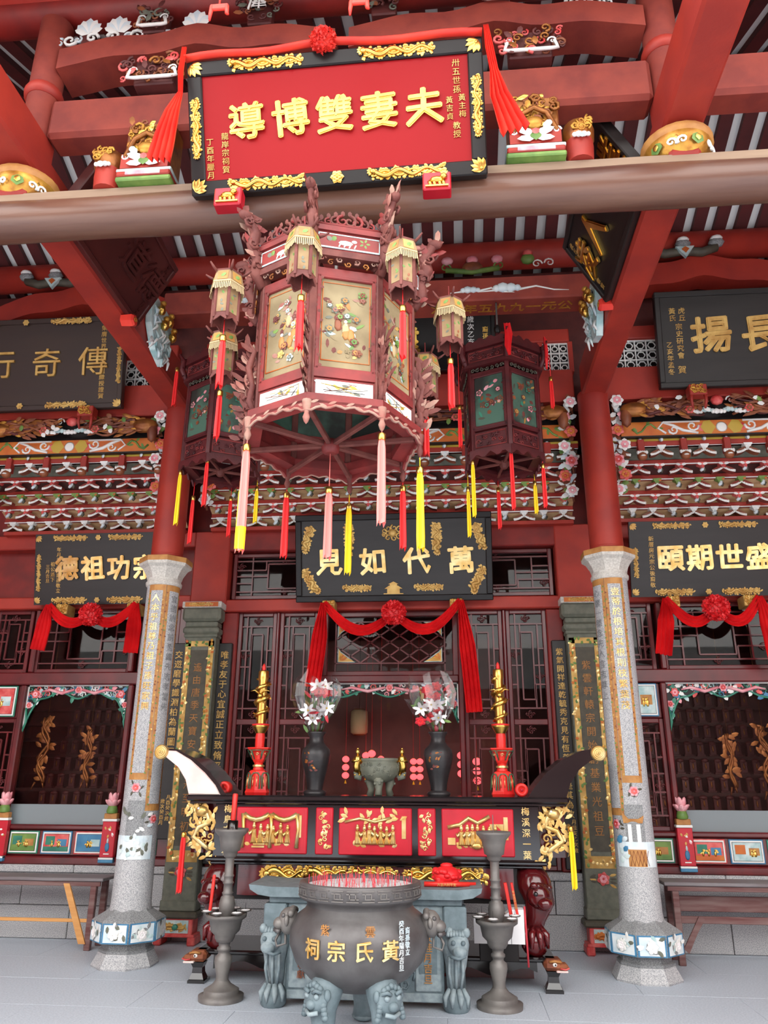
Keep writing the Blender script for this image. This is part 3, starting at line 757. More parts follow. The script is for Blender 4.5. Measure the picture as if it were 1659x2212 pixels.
def tiers(x0, x1, wh):
    cx = (x0 + x1) / 2
    o = thing('bracket_tiers', 'five stepped tiers of painted wooden roof brackets, %s bay' % wh, 'bracket set', (cx, 0, 0), group='bracket tiers')
    h = (x1 - x0) / 2
    for i, (y, z) in enumerate(TIER[:-1]):
        yn, zn = TIER[i + 1]
        MB().box(-h, h, y, y + .05, z, z + .055, 'red' if i < 4 else 'red', .004).build('tier_board', o)
        MB().box(-h, h, y - .006, y + .004, z - .005, z + .006, 'white').build('white_edge', o)
        # sloping soffit behind the arms
        c = ('green_stone', 'dark_wood', 'tan', 'tan', 'tan')[i]
        MB().add([(-h, y + .05, z + .0), (h, y + .05, z + .0), (h, yn + .035, zn + .05), (-h, yn + .035, zn + .05)], [(0, 1, 2, 3)], c).build('soffit_board', o)
    MB().box(-h, h, 8.36, 8.5, 4.3, 4.345, 'red', .004).build('tier_board', o)
    # yellow rail and little posts with lion heads
    MB().box(-h, h, 7.72, 7.78, 5.0, 5.025, 'yellow_line').build('yellow_rail', o)
    MB().box(-h, h, 7.73, 7.8, 4.95, 5.0, 'red').build('red_rail', o)
    n = round(2 * h / .226); dx = 2 * h / n
    for k in range(n):
        x = -h + (k + .5) * dx
        for i, (y, z) in enumerate(TIER[:-1]):
            kind = (0, 2, 1, 2, 0)[i]
            if i == 0 and k % 2 == 1: continue
            shared(('dou', kind), lambda: dou_mesh(kind), o, (x, y + .02, z), 'bearing_block')
            if (k + i) % 2 == 0 or i == 0:
                br = i in (0, 4)
                for sg in (-1, 1): shared(('arm', sg, br), lambda: arm_mesh(sg, br), o, (x, y + .03, z - .02), 'bracket_arm')
            else:
                shared('scr', scroll_mesh, o, (x, y + .02, z), 'scroll_bracket')
        if k % 2 == 1:
            def post():
                m = MB().box(-.035, .035, -.03, .05, -.11, .06, 'red', .006)
                m.ball((0, -.03, -.14), (.055, .05, .05), 'carved_brown', 8, 5)
                for j in range(5): m.ball((-.044 + .022 * j, -.045, -.1), (.018, .018, .022), 'white', 6, 4)
                return m.ball((0, -.07, -.145), (.03, .015, .01), 'white', 6, 4)
            shared('post', post, o, (x, 7.72, 4.95), 'lion_head_post')
        def knob(): return MB().at(tr(0, -.01, 0) @ FACE).petal(-.02, .03, -PI * .4, .055, .035, 'granite_dark').petal(.0, .03, -PI * .5, .05, .03, 'white_blue', .01)
        shared('knob', knob, o, (x, 7.72, 5.0), 'grey_knob')
    return o
tiers(-4.65, -2.42, 'left'); tiers(-2.1, 2.1, 'centre'); tiers(2.42, 4.65, 'right')
# orange painted band over the tiers
def band(x0, x1, wh):
    cx = (x0 + x1) / 2; h = (x1 - x0) / 2
    o = thing('painted_band', 'orange board painted with white clouds and green vines over the %s bracket tiers' % wh, 'painted board', (cx, 7.66, 5.03), group='orange painted boards')
    MB().box(-h, h, 0, .05, 0, .17, 'orange', .004).box(-h, h, -.004, .05, .165, .19, 'black').box(-h, h, -.004, .05, -.012, .004, 'black').build('board', o)
    m = MB().at(tr(0, -.001, .085) @ FACE)
    m.ball((0, 0, 0), (.06, .06, .006), 'white', 14, 4)
    for a in (0, PI): m.petal(math.cos(a) * .06, 0, a, .16, .16, 'yellow_line', 0, .06); m.petal(math.cos(a) * .06, 0, a, .22, .1, 'flower_red', -.003, .06)
    for s in (-1, 1):
        x = .3
        m.swirl(s * x, .02, .065, PI if s > 0 else 0, 'white', hand=s, w=.2); m.swirl(s * (x + .2), -.02, .055, 0 if s > 0 else PI, 'white', hand=-s, w=.22)
        m.tube([(s * (x - .05), -.065, 0), (s * (x + .1), -.03, 0), (s * (x + .2), .03, 0), (s * (x + .32), .07, 0)], [.014, .02, .018, .008], 5, 'white')
        m.tube([(s * (x - .08), .07, 0), (s * (x + .3), .072, 0), (s * (x + .36), 0, 0), (s * (x + .28), -.06, 0)], .012, 5, 'white')
        pts = [(s * (x + .38 + .05 * k), .055 * math.sin(k * 1.25), 0) for k in range(max(3, int((h - x - .42) / .05)))]
        m.tube(pts, .012, 5, 'leaf', up=(0, 0, 1))
        for k, p in enumerate(pts[::2]): m.petal(p[0], p[1], k, .08, .03, 'leaf', 0, .1)
    m.build('painted_scrolls', o)
band(-4.65, -2.55, 'left'); band(-2.0, 2.0, 'centre'); band(2.55, 4.65, 'right')
# carved phoenix frieze with flower garlands down its sides
def frieze(x0, x1, wh, seed):
    cx = (x0 + x1) / 2; h = (x1 - x0) / 2
    o = thing('phoenix_frieze', 'carved brown phoenix frieze with white flowers under the %s lintel' % wh, 'carving', (cx, 7.56, 5.3), group='phoenix friezes')
    MB().box(-h, h, .1, .14, -.1, .14, 'black').build('backboard', o)
    R = random.Random(seed)
    for s in (-1, 1):
        m = MB().at(FACE)
        bx = s * (h - .25)
        m.ball((bx, -.01, .02), (.16, .09, .06), 'bronze_gilt', 10, 6); m.ball((bx + s * .1, -.1, .02), (.06, .12, .05), 'carved_brown', 8, 6)
        for k in range(30):
            t = R.random(); m.petal(bx - s * .1 + R.uniform(-.12, .16), R.uniform(-.08, .08), (PI if s > 0 else 0) + R.uniform(-.5, .5), .1, .035, R.choice(('bronze_gilt', 'carved_brown', 'gold_paint')), .05)
        m.build('phoenix_body', o)
        m = MB().at(FACE)
        for k in range(9):
            pts = []; ph = R.uniform(0, 6); am = R.uniform(.02, .05); y0 = -.06 + .14 * k / 9
            for i in range(12):
                t = i / 11; pts.append((bx - s * (.1 + t * (h - .5)), y0 + am * math.sin(t * 7 + ph) * (.4 + t), .02 + .03 * math.sin(t * 9 + k)))
            m.tube(pts, [.022 - .012 * i / 11 for i in range(12)], 5, R.choice(('carved_brown', 'carved_brown', 'brown_red')), up=(0, 0, 1))
        for k in range(7):
            x = bx - s * R.uniform(.2, h - .4); m.petal(x, R.uniform(-.08, .1), R.uniform(0, 6), .08, .05, R.choice(('white', 'carved_brown', 'leaf')), .06)
        for k in range(40):
            x = bx - s * R.uniform(.0, h - .45); m.petal(x, R.uniform(-.09, .09), (PI if s > 0 else 0) + R.uniform(-.6, .6), .16, .04, R.choice(('carved_brown', 'bronze_gilt', 'carved_brown')), R.uniform(.01, .05))
        m.flower(bx - s * h * .5, -.05, .05, 'flower_red', 'carved_brown', .05)
        m.build('tail_feathers', o)
        # side garland
        m = MB().at(tr(0, .05, 0) @ FACE)
        gx = s * (h - .035)
        m.tube([(gx + .012 * math.sin(k * 2.), .12 - k * .1, -.02 - k * .035) for k in range(11)], .014, 5, 'carved_brown')
        for k in range(60):
            zz = .12 - k * .016
            m.petal(gx + R.uniform(-.06, .03) - s * .05, zz, R.uniform(0, 6), R.uniform(.07, .12), .055, R.choice(('white', 'white', 'white_blue', 'leaf', 'carved_brown', 'carved_brown')), .05 - k * .0057)
        for k in range(7):
            m.flower(gx - s * (.03 + .07 * (k % 2)), .09 - k * .15, .075, ('white', 'pink', 'flower_red')[k % 3], ('pink', 'flower_red', 'orange')[k % 3], .09 - k * .05, a0=R.random())
        m.build('flower_garland', o)
    m = MB().at(FACE)
    for k in range(5): m.cloud(-.24 + .12 * k, -.08 + .02 * (k % 2), .16, 'teal' if k % 2 else 'white', .03)
    m.swirl(-.15, .08, .05, 0, 'white').swirl(.15, .08, .05, PI, 'white', hand=-1).ball((0, .07, .02), (.07, .06, .04), 'flower_red')
    m.build('cloud_centre', o)
frieze(-4.65, -2.44, 'left', 4); frieze(-2.08, 2.08, 'centre', 5); frieze(2.44, 4.65, 'right', 6)
# ================================================================== timber back wall: doors, windows
WY = 8.56
def pane(x0, x1, z0, z1, y, parent, name='glass_pane'):
    return MB().box(x0, x1, y, y + .006, z0, z1, 'glass').build(name, parent)
def bars(mb, x0, x1, z0, z1, y, m='maroon'):
    """rectangular lattice of thin bars"""
    t = .008
    w, h = x1 - x0, z1 - z0
    V = lambda x, a, b: mb.box(x - t, x + t, y, y + .02, a, b, m)
    Hh = lambda z, a, b: mb.box(a, b, y + .001, y + .019, z - t, z + t, m)
    V(x0 + w * .16, z0, z1); V(x1 - w * .16, z0 + h * .1, z1 - h * .1)
    Hh(z0 + h * .1, x0, x1); Hh(z1 - h * .1, x0, x1)
    Hh(z0 + h * .32, x0, x0 + w * .16); Hh(z0 + h * .32, x1 - w * .3, x1); Hh(z1 - h * .34, x0, x0 + w * .3); Hh(z1 - h * .34, x1 - w * .16, x1)
    V(x0 + w * .3, z1 - h * .34, z1 - h * .1); V(x1 - w * .3, z0 + h * .1, z0 + h * .32)
    V(x0 + w * .32, z0 + h * .18, z1 - h * .18); V(x1 - w * .32, z0 + h * .18, z1 - h * .18)
    Hh(z0 + h * .18, x0 + w * .32, x1 - w * .32); Hh(z1 - h * .18, x0 + w * .32, x1 - w * .32)
    Hh((z0 + z1) / 2, x0, x0 + w * .32); Hh((z0 + z1) / 2, x1 - w * .32, x1)
def inserts(mb, x0, x1, z0, z1, y):
    for (x, z) in (((x0 + x1) / 2, z0 + .05), ((x0 + x1) / 2, z1 - .05), (x0 + .05, (z0 + z1) / 2 + .12), (x1 - .05, (z0 + z1) / 2 - .12)):
        mb.at(tr(x, y, z) @ FACE)
        for k in range(4): mb.swirl(math.cos(k * PI / 2) * .028, math.sin(k * PI / 2) * .02, .022, k, 'maroon', w=.25, n=8)
    mb.at(Matrix.Identity(4))
def leaf(n, kind, x0, x1, z0, z1, split=None, y=WY):
    o = thing('%s_%d' % (kind, n), None, None, (0, 0, 0), kind='structure')
    s = .045
    m = MB().box(x0, x0 + s, y, y + .06, z0, z1, 'maroon', .006).box(x1 - s, x1, y, y + .06, z0, z1, 'maroon', .006)
    m.box(x0 + s, x1 - s, y, y + .06, z1 - s, z1, 'maroon', .006).box(x0 + s, x1 - s, y, y + .06, z0, z0 + s, 'maroon', .006)
    spans = [(z0 + s, z1 - s)]
    if split:
        m.box(x0 + s, x1 - s, y, y + .06, split - .03, split + .03, 'maroon', .006); spans = [(z0 + s, split - .03), (split + .03, z1 - s)]
    m.build('frame', o)
    for a, b in spans:
        pane(x0 + s, x1 - s, a, b, y + .035, o)
        q = MB(); bars(q, x0 + s, x1 - s, a, b, y + .01); q.build('lattice', o)
        q = MB(); inserts(q, x0 + s, x1 - s, a, b, y + .02); q.build('carved_insert', o)
    return o
def post(n, x0, x1, z0, z1, y0=8.5, m='red_deep', y1=8.64):
    return MB().box(x0, x1, y0, y1, z0, z1, m, .012).build('trim_%d' % n, kind='structure')
T_ = [0]
def trim(x0, x1, z0, z1, y0=8.5, m='red_deep', y1=8.64):
    T_[0] += 1; return post(T_[0], x0, x1, z0, z1, y0, m, y1)
# centre bay
trim(-2.0, 2.0, 3.36, 3.5, 8.47, 'red'); trim(-2.0, 2.0, 4.08, 4.32, 8.46, 'red_deep')
for s in (-1, 1):
    trim(s * 1.74, s * 1.92, .69, 3.36, 8.52, 'red_deep'); trim(s * 1.88, s * 2.3, 3.36, 4.32, 8.44, 'red')
    trim(s * 1.255, s * 1.295, .69, 3.36, 8.53, 'maroon'); trim(s * .755, s * .815, .69, 3.36, 8.51, 'maroon')
    trim(s * 1.88, s * 2.5, .69, 4.32, 8.66, 'red_deep', 8.72)
dn = 0
for (x0, x1) in ((-1.74, -1.295), (-1.255, -.815), (.815, 1.255), (1.295, 1.74)):
    dn += 1; leaf(dn, 'door', x0, x1, .7, 3.36, 2.145)
wn_ = 0
for (x0, x1) in ((-1.85, -.6), (-.6, .6), (.6, 1.85)):
    wn_ += 1; leaf(wn_, 'window', x0, x1, 3.52, 4.07)
trim(-.76, .76, 2.56, 2.64, 8.5, 'maroon')
# transom with diamond lattice
o = thing('window_4', None, None, kind='structure')
m = MB()
for (x0, x1, z0, z1) in ((-.76, -.7, 2.64, 3.36), (.7, .76, 2.64, 3.36), (-.7, .7, 3.3, 3.36), (-.7, .7, 2.64, 2.69)): m.box(x0, x1, WY, WY + .06, z0, z1, 'maroon', .006)
m.build('frame', o); pane(-.7, .7, 2.69, 3.3, WY + .04, o)
m = MB(); y = WY + .015
m.box(-.62, .62, y, y + .02, 3.235, 3.25, 'maroon').box(-.62, .62, y, y + .02, 2.77, 2.785, 'maroon').box(-.62, -.605, y, y + .02, 2.69, 3.3, 'maroon').box(.605, .62, y, y + .02, 2.69, 3.3, 'maroon')
m.box(-.1, -.09, y, y + .02, 2.69, 2.77, 'maroon').box(.09, .1, y, y + .02, 2.69, 2.77, 'maroon')
for k in range(-3, 4):
    for sg in (-1, 1):
        xa, za, xb, zb = k * .22 - sg * .33, 2.785, k * .22 + sg * .33, 3.235
        pts = []
        for t in (0, 1): pts.append([xa + (xb - xa) * t, y + .01, za + (zb - za) * t])
        # clip to the frame
        def clip(p, q):
            if abs(p[0]) > .6:
                t = (math.copysign(.6, p[0]) - p[0]) / (q[0] - p[0]); p = [p[0] + (q[0] - p[0]) * t, p[1], p[2] + (q[2] - p[2]) * t]
            return p
        if (xa > .6 and xb > .6) or (xa < -.6 and xb < -.6): continue
        a, b = clip(pts[0], pts[1]), clip(pts[1], pts[0])
        m.tube([a, b], .011, 4, 'maroon', smooth=False)
m.build('diamond_lattice', o)
for sx in (-1, 1):
    for sz, zz in ((1, 3.23), (-1, 2.79)):
        q = MB().at(tr(sx * .58, y - .004, zz) @ FACE)
        q.prism([(0, 0), (-sx * .2, 0), (-sx * .13, -sz * .035), (-sx * .06, -sz * .07), (-sx * .02, -sz * .13), (0, -sz * .16)][::(1 if sx * sz > 0 else -1)], 0, .01, 'gold_soft')
        q.tube([(0, 0, .01), (-sx * .2, 0, .01), (-sx * .12, -sz * .045, .01), (-sx * .03, -sz * .11, .01), (0, -sz * .16, .01), (0, 0, .01)], .006, 4, 'teal')
        for k in range(4): q.petal(-sx * .02, -sz * .02, math.atan2(-sz, -sx) + (k - 1.5) * .3, .09, .03, 'gold_paint' if k % 2 else 'orange', .01)
        q.build('corner_bat', o)
# centre great pane with carved valance
o = thing('window_5', None, None, kind='structure')
pane(-.755, .755, .72, 2.56, WY + .05, o)
def valance(o, x0, x1, zt, drop, seed, y=WY + .02):
    R = random.Random(seed); w = x1 - x0; cx = (x0 + x1) / 2; N = 40
    prof = []
    for i in range(N + 1):
        u = abs(-1 + 2 * i / N)
        d = .12 + .035 * math.cos(u * 9) + (0 if u < .72 else (drop - .1) * ((u - .72) / .28) ** 1.6)
        prof.append((x0 + w * i / N, zt - d))
    m = MB().at(tr(0, y + .02, 0) @ FACE).prism([(p[0], p[1]) for p in prof] + [(x1, zt), (x0, zt)], 0, .02, 'black'); m.build('valance_board', o)
    m = MB().at(tr(0, y, 0) @ FACE)
    m.tube([(p[0], p[1] + .006, .004) for p in prof], .012, 5, 'sea_green'); m.box(x0, x1, zt - .012, zt, 0, .012, 'white')
    for s, xx in ((1, x0), (-1, x1)): m.box(xx, xx + s * .012, zt - drop, zt, 0, .012, 'white')
    m.build('valance_edge', o)
    m = MB().at(tr(0, y - .002, 0) @ FACE)
    for i in range(1, N, 1):
        p = prof[i]; hgt = zt - p[1]
        for k in range(max(2, int(hgt / .06))):
            zz = R.uniform(p[1] + .02, zt - .015)
            c = R.choice(('teal', 'sea_green', 'pink', 'flower_red', 'white', 'blue', 'sea_green', 'black'))
            if R.random() < .5: m.swirl(p[0], zz, R.uniform(.025, .045), R.uniform(0, 6), c, hand=R.choice((-1, 1)), w=.24, n=8)
            else: m.petal(p[0], zz, R.uniform(0, 6), R.uniform(.06, .1), .045, c, 0)
    m.flower(cx, zt - .05, .045, 'pink', 'flower_red', .0)
    for s in (-1, 1):
        m.flower(cx + s * w * .42, zt - .1, .05, 'flower_red', 'pink', .0); m.flower(cx + s * w * .47, zt - .22, .04, 'pink', 'flower_red', 0)
        m.tube([(cx + s * .05, zt - .05, .01), (cx + s * w * .16, zt - .09, .01), (cx + s * w * .28, zt - .05, .01), (cx + s * w * .36, zt - .07, .01)], [.016, .02, .018, .008], 5, 'pink')
        m.tube([(cx + s * w * .49, zt - .25, .01), (cx + s * w * .475, zt - drop * .8, .01), (cx + s * w * .495, zt - drop * 1.02, .01)], [.012, .016, .006], 5, 'sea_green')
    m.build('carved_flowers', o)
valance(o, -.75, .75, 2.56, .42, 21)
# side bays
panel_pal = [('teal', 'flower_red', 'gold'), ('pink', 'blue', 'gold'), ('blue', 'sea_green', 'gold'), ('teal', 'leaf', 'gold'), ('white_blue', 'orange', 'gold'), ('pink', 'teal', 'gold')]
def painted_panel(x0, x1, z0, z1, k, parent, y=8.5):
    a, b, c = panel_pal[k % 6]; R = random.Random(k * 7)
    cx, cz, w, h = (x0 + x1) / 2, (z0 + z1) / 2, (x1 - x0) / 2, (z1 - z0) / 2
    p = MB().at(tr(cx, y, cz) @ FACE).box(-w, w, -h, h, -.02, .004, ('sea_green', 'flower_red', 'blue')[k % 3], .004).box(-w + .012, w - .012, -h + .012, h - .012, .002, .008, 'white', .002).box(-w + .026, w - .026, -h + .026, h - .026, .004, .01, 'black').box(-w + .03, w - .03, -h + .03, h - .03, .006, .011, 'flower_red' if k % 2 == 0 else b)
    p.build('painted_panel', parent)
    q = MB().at(tr(cx, y - .011, cz) @ FACE)
    q.box(-w + .03, w - .03, -h + .03, -h * .35, 0, .002, b); q.box(-w * .7, -w * .1, -h * .2, h * .55, 0, .003, R.choice(('sea_green', 'blue', 'orange'))); q.box(w * .1, w * .7, -h * .3, h * .3, 0, .002, R.choice(('teal', 'ochre', 'blue')))
    for j in range(3):
        x = R.uniform(-w * .5, w * .5); q.ball((x, h * .1, .004), (.008, .01, .006), c, 6, 4).ball((x, -h * .2, .004), (.014, h * .25, .008), c, 6, 4)
        for t in range(3): q.petal(x, -h * .1, R.uniform(0, 6), .035, .015, c, .004)
    q.build('gilt_figures', parent)
def side_bay(sx, wh):
    global wn_
    X = lambda a: 3.55 + a            # measured outwards on the right; mirrored on the left
    def bx(a, b): return (sx * (3.55 + a), sx * (3.55 + b)) if sx > 0 else (sx * (3.55 + b), sx * (3.55 + a))
    def T(a, b, *r, **k): x0, x1 = bx(a, b); return trim(x0, x1, *r, **k)
    base = T(-1.25, 1.3, .69, .77, 8.48, 'maroon'); T(-1.25, 1.3, 1.03, 1.08, 8.49, 'maroon')
    T(-1.25, 1.3, .77, 1.03, 8.54, 'maroon', 8.72)
    T(-1.25, 1.3, 2.55, 2.69, 8.5, 'maroon'); T(-1.25, 1.3, 3.42, 3.56, 8.47, 'red'); T(-1.25, 1.3, 3.56, 4.32, 8.6, 'red_deep', 8.72); T(-1.25, 1.3, 4.14, 4.32, 8.45, 'red')
    for a, b in ((-.66, -.6), (.6, .66)): T(a, b, 1.08, 2.55, 8.51, 'maroon'); T(a + .04 if a < 0 else a - .04, b + .04 if a < 0 else b - .04, 2.69, 3.42, 8.52, 'maroon')
    for a, b in ((-1.25, -1.12), (1.12, 1.25)): T(a, b, 1.08, 3.42, 8.52, 'maroon')
    # painted dado panels
    pl = thing('painted_dado', 'row of small painted panels with gilt figures under the %s window' % wh, 'panel', (0, 0, 0), group='painted dados')
    k = 0
    for a in (-1.08, -.42, -.02 - .0, .36, 1.02):
        pass
    for a, b in ((-1.1, -.7), (-.53, -.2), (-.165, .165), (.2, .53), (.7, 1.1)):
        x0, x1 = bx(a, b); painted_panel(x0, x1, .79, 1.015, k + (3 if sx > 0 else 0), pl, 8.53); k += 1
    for a, b in ((-1.1, -.7), (.7, 1.1)):
        x0, x1 = bx(a, b); painted_panel(x0, x1, 2.2, 2.54, k, pl, 8.53); k += 1
    # lotus posts in front of the mullions
    for i, a in enumerate((-.6, .6)):
        x = sx * (3.55 + a)
        q = thing('lotus_post', 'painted baluster post with a pink lotus bud, %s of the %s window' % (('left' if a * sx < 0 else 'right'), wh), 'post', (x, 8.47, .72), group='lotus posts')
        MB().box(-.075, .075, -.03, .04, .05, .4, 'carmine', .006).build('post_body', q)
        MB().box(-.08, .08, -.04, .04, .0, .05, 'blue', .004).box(-.08, .08, -.042, .04, .03, .05, 'white', .004).box(-.08, .08, -.04, .04, .4, .425, 'white', .004).box(-.07, .07, -.03, .04, .425, .48, 'ochre', .006).build('mouldings', q)
        m = MB().lathe([(.05, .48), (.06, .5), (.045, .55), (.03, .56)], 12, 'leaf')
        m.build('leaf_cup', q)
        m = MB()
        for ring, (r, h, n) in enumerate(((.05, .1, 7), (.03, .14, 5))):
            for j in range(n):
                a2 = 2 * PI * j / n + ring * .4
                m.at(tr(0, 0, .55) @ rot('Z', a2) @ rot('Y', (.75 - .5 * ring))); m.ball((.012, 0, h * .5), (.018, .036, h * .55), 'pink', 6, 5)
        m.build('lotus_bud', q)
        m = MB().at(tr(0, -.031, .15) @ FACE).lathe([(0, 0), (.012, .002)], 6, 'blue').ball((0, 0, 0), (.026, .05, .008), 'blue', 8, 5).ball((0, .06, 0), (.012, .03, .006), 'teal', 6, 4).box(-.03, .03, -.07, -.06, 0, .006, 'white')
        RR = random.Random(i)
        for j in range(7): m.petal(RR.uniform(-.035, .035), .13 + RR.uniform(-.03, .05), RR.uniform(0, 6), .035, .02, RR.choice(('pink', 'white', 'gold_soft')), 0)
        m.build('vase_relief', q)
    # glass
    x0, x1 = bx(-.6, .6); wn_ += 1
    o = thing('window_%d' % wn_, None, None, kind='structure'); wn_ += 0
    pane(x0, x1, 1.08, 2.55, 8.6, o); valance(o, x0, x1, 2.55, .5, 30 + sx)
    MB().box(x0, x1, 8.585, 8.6, 1.08, 1.28, 'frost').build('frosted_strip', o)
    for a, b in ((-1.12, -.66), (.66, 1.12)):
        x0, x1 = bx(a, b); wn_ += 1; leaf(wn_, 'window', x0, x1, 1.08, 2.18)
        trim(x0, x1, 2.18, 2.55, 8.56, 'maroon', 8.72)
        wn_ += 1; leaf(wn_, 'window', x0, x1, 2.69, 3.42)
    x0, x1 = bx(-.58, .58); wn_ += 1; leaf(wn_, 'window', x0, x1, 2.69, 3.42)
side_bay(-1, 'left'); side_bay(1, 'right')
# ================================================================== name boards (plaques)
def plaque(label, loc, w, h, lean, roll, board, frame, fw, chars, csize, cm, cgap, group=None, cz=None, cx=0, bold=.035, squeeze=1.0, yaw=0, name='name_board', thick=.05):
    o = thing(name, label, 'plaque', loc, group=group)
    o.rotation_mode = 'XYZ'
    o.matrix_world = tr(*loc) @ rot('Z', yaw) @ rot('Y', -roll) @ rot('X', lean)
    MB().box(-w / 2 + fw * .5, w / 2 - fw * .5, -.01, thick * .6, fw * .5, h - fw * .5, board).build('board', o)
    if fw > 0:
        for (x0, x1, z0, z1) in ((-w / 2, w / 2, 0, fw), (-w / 2, w / 2, h - fw, h), (-w / 2, -w / 2 + fw, fw, h - fw), (w / 2 - fw, w / 2, fw, h - fw)):
            MB().box(x0, x1, -.03, thick, z0, z1, frame, .008).build('frame_rail', o)
    n = len(chars)
    for i, c in enumerate(chars):
        if c == ' ': continue
        sh_ = Matrix.Identity(4); sh_[1][0] = .09 if bold > 0 else 0; sh_[0][1] = (.05, -.03, .04, .0, .05)[i % 5] if bold > 0 else 0      # brush slant
        lettering('character', o, c, csize, cm, tr(cx + (i - (n - 1) / 2) * cgap, -.011, (cz if cz else h / 2)) @ FACE @ sh_, depth=.022, bold=bold, bev=.018, squeeze=squeeze)
    return o
def small_text(o, body, x, z, s, m='gold_soft', y=-.012, gap=1.08):
    return lettering('inscription', o, body, s, m, tr(x, y, z) @ FACE, depth=.004, bold=.008, vertical=True, gap=gap)
def gilt(o, kind, x, z, w, h, y=-.032, m='gold', seed=0, ang=0):
    q = MB().at(tr(x, y, z) @ FACE @ rot('Z', ang))
    if kind == 'dragon': q.beast(-w / 2, w / 2, 0, h, m, 0, seed, 2.5)
    elif kind == 'corner':
        for k in range(5): q.petal(0, 0, k * PI / 8, h * (1 - .12 * abs(k - 2)), h * .3, m, 0, .5)
        q.ball((h * .12, h * .12, 0), h * .14, m, 6, 4)
    elif kind == 'boss': q.flower(0, 0, w / 2, m, m, 0)
    elif kind == 'lion':
        q.ball((0, 0, 0), (w * .3, h * .28, .03), m, 8, 5).ball((w * .28, h * .2, .01), (w * .16, h * .2, .03), m, 8, 5)
        for k in range(4): q.petal(w * .3, h * .25, PI / 2 + (k - 1.5) * .5, h * .3, w * .1, m, .02)
        for x2 in (-.3, -.12, .1, .26): q.tube([(w * x2, -h * .1, 0), (w * (x2 + .03), -h * .42, 0)], [.016, .012], 5, m)
        q.tube([(-w * .3, h * .05, 0), (-w * .42, h * .3, 0), (-w * .3, h * .4, 0)], [.014, .016, .006], 5, m)
    q.build('gilt_' + ({'dragon': 'dragon', 'corner': 'corner_piece', 'boss': 'boss', 'lion': 'lion'}[kind]), o)
# the crimson board at the front
o = plaque('large crimson board with gold characters in a black frame standing on the log', (.03, 3.9, 5.13), 1.9, .87, .33, .022, 'plaque_red', 'black', .095, '導博雙妻夫', .245, 'gold', .285, cz=.46, bold=.034)
small_text(o, '卅五世孫', .78, .64, .052); small_text(o, '黃主梅', .81, .45, .048); small_text(o, '黃吉貞', .73, .44, .048); small_text(o, '教授', .77, .3, .05)
small_text(o, '丁酉年臘月', -.82, .24, .05); small_text(o, '龍岸宗祠賀', -.72, .27, .05)
for s in (-1, 1):
    gilt(o, 'dragon', s * .42, .822, .44, .075, seed=1); gilt(o, 'dragon', s * .45, .048, .44, .075, seed=2); gilt(o, 'dragon', s * .902, .44, .36, .06, seed=3, ang=PI / 2)
    gilt(o, 'corner', s * .925, .845, .1, .1, ang=PI if s > 0 else -PI / 2); gilt(o, 'corner', s * .925, .025, .1, .1, ang=PI / 2 if s > 0 else 0)
gilt(o, 'boss', 0, .048, .09, .09)
FRONT_PLAQUE = o
# red rests with gilt lions under it
for k, (x, z) in enumerate(((-.66, 5.05), (.66, 5.075))):
    q = thing('board_rest', 'small red block with a gilt lion under the %s part of the crimson board' % ('left' if k == 0 else 'right'), 'bracket', (x, 3.85, z), group='red board rests')
    MB().box(-.088, .088, -.045, .05, -.09, .045, 'carmine', .008).build('block', q)
    g = MB().at(tr(0, -.047, -.02) @ FACE); w, h = .15, .1
    g.ball((0, 0, 0), (w * .3, h * .25, .02), 'gold', 8, 5).ball((w * .28, h * .15, .01), (w * .16, h * .2, .02), 'gold', 8, 5)
    for j in range(4): g.petal(w * .3, h * .2, PI / 2 + (j - 1.5) * .5, h * .35, w * .1, 'gold', .02)
    for x2 in (-.3, -.12, .1, .26): g.tube([(w * x2, -h * .1, 0), (w * (x2 + .03), -h * .42, 0)], [.014, .01], 5, 'gold')
    g.box(-.07, .07, -.055, -.045, 0, .01, 'gold'); g.build('gilt_lion', q)
# centre board
o = plaque('black board with four outlined gold characters and gilt beasts above the centre doors', (.06, 8.36, 3.43), 2.2, .98, .27, 0, 'board_black', 'black', .07, '見如代萬', .31, 'gold_pale', .49, cz=.45, cx=.02, bold=.03)
for s in (-1, 1):
    gilt(o, 'dragon', s * .96, .72, .26, .1, -.014, 'gold_soft', 4, PI / 2 + s * .3); gilt(o, 'dragon', s * .94, .24, .26, .1, -.014, 'gold_soft', 5, PI / 2 - s * .5)
    gilt(o, 'dragon', s * .49, .7, .3, .1, -.014, 'gold_soft', 6, PI / 2); gilt(o, 'dragon', s * .4, .15, .28, .07, -.014, 'gold_soft', 7)
q = MB().at(tr(0, -.014, .76) @ FACE)
for k in range(9): q.swirl(.1 * math.cos(k * .7), .06 * math.sin(k * .7), .04, k, 'gold_soft', w=.25)
q.ball((0, 0, 0), (.05, .05, .03), 'gold_soft'); q.build('gilt_dragon_face', o)
q = MB().at(tr(0, -.014, .14) @ FACE)
q.box(-.07, .07, -.05, .0, 0, .012, 'gold_soft').prism([(-.1, 0), (.1, 0), (.05, .035), (-.05, .035)], 0, .014, 'gold_soft').box(-.04, .04, .035, .05, 0, .012, 'gold_soft').prism([(-.06, .05), (.06, .05), (0, .08)], 0, .014, 'gold_soft').box(-.11, .11, -.06, -.05, 0, .012, 'gold_soft').build('gilt_pavilion', o)
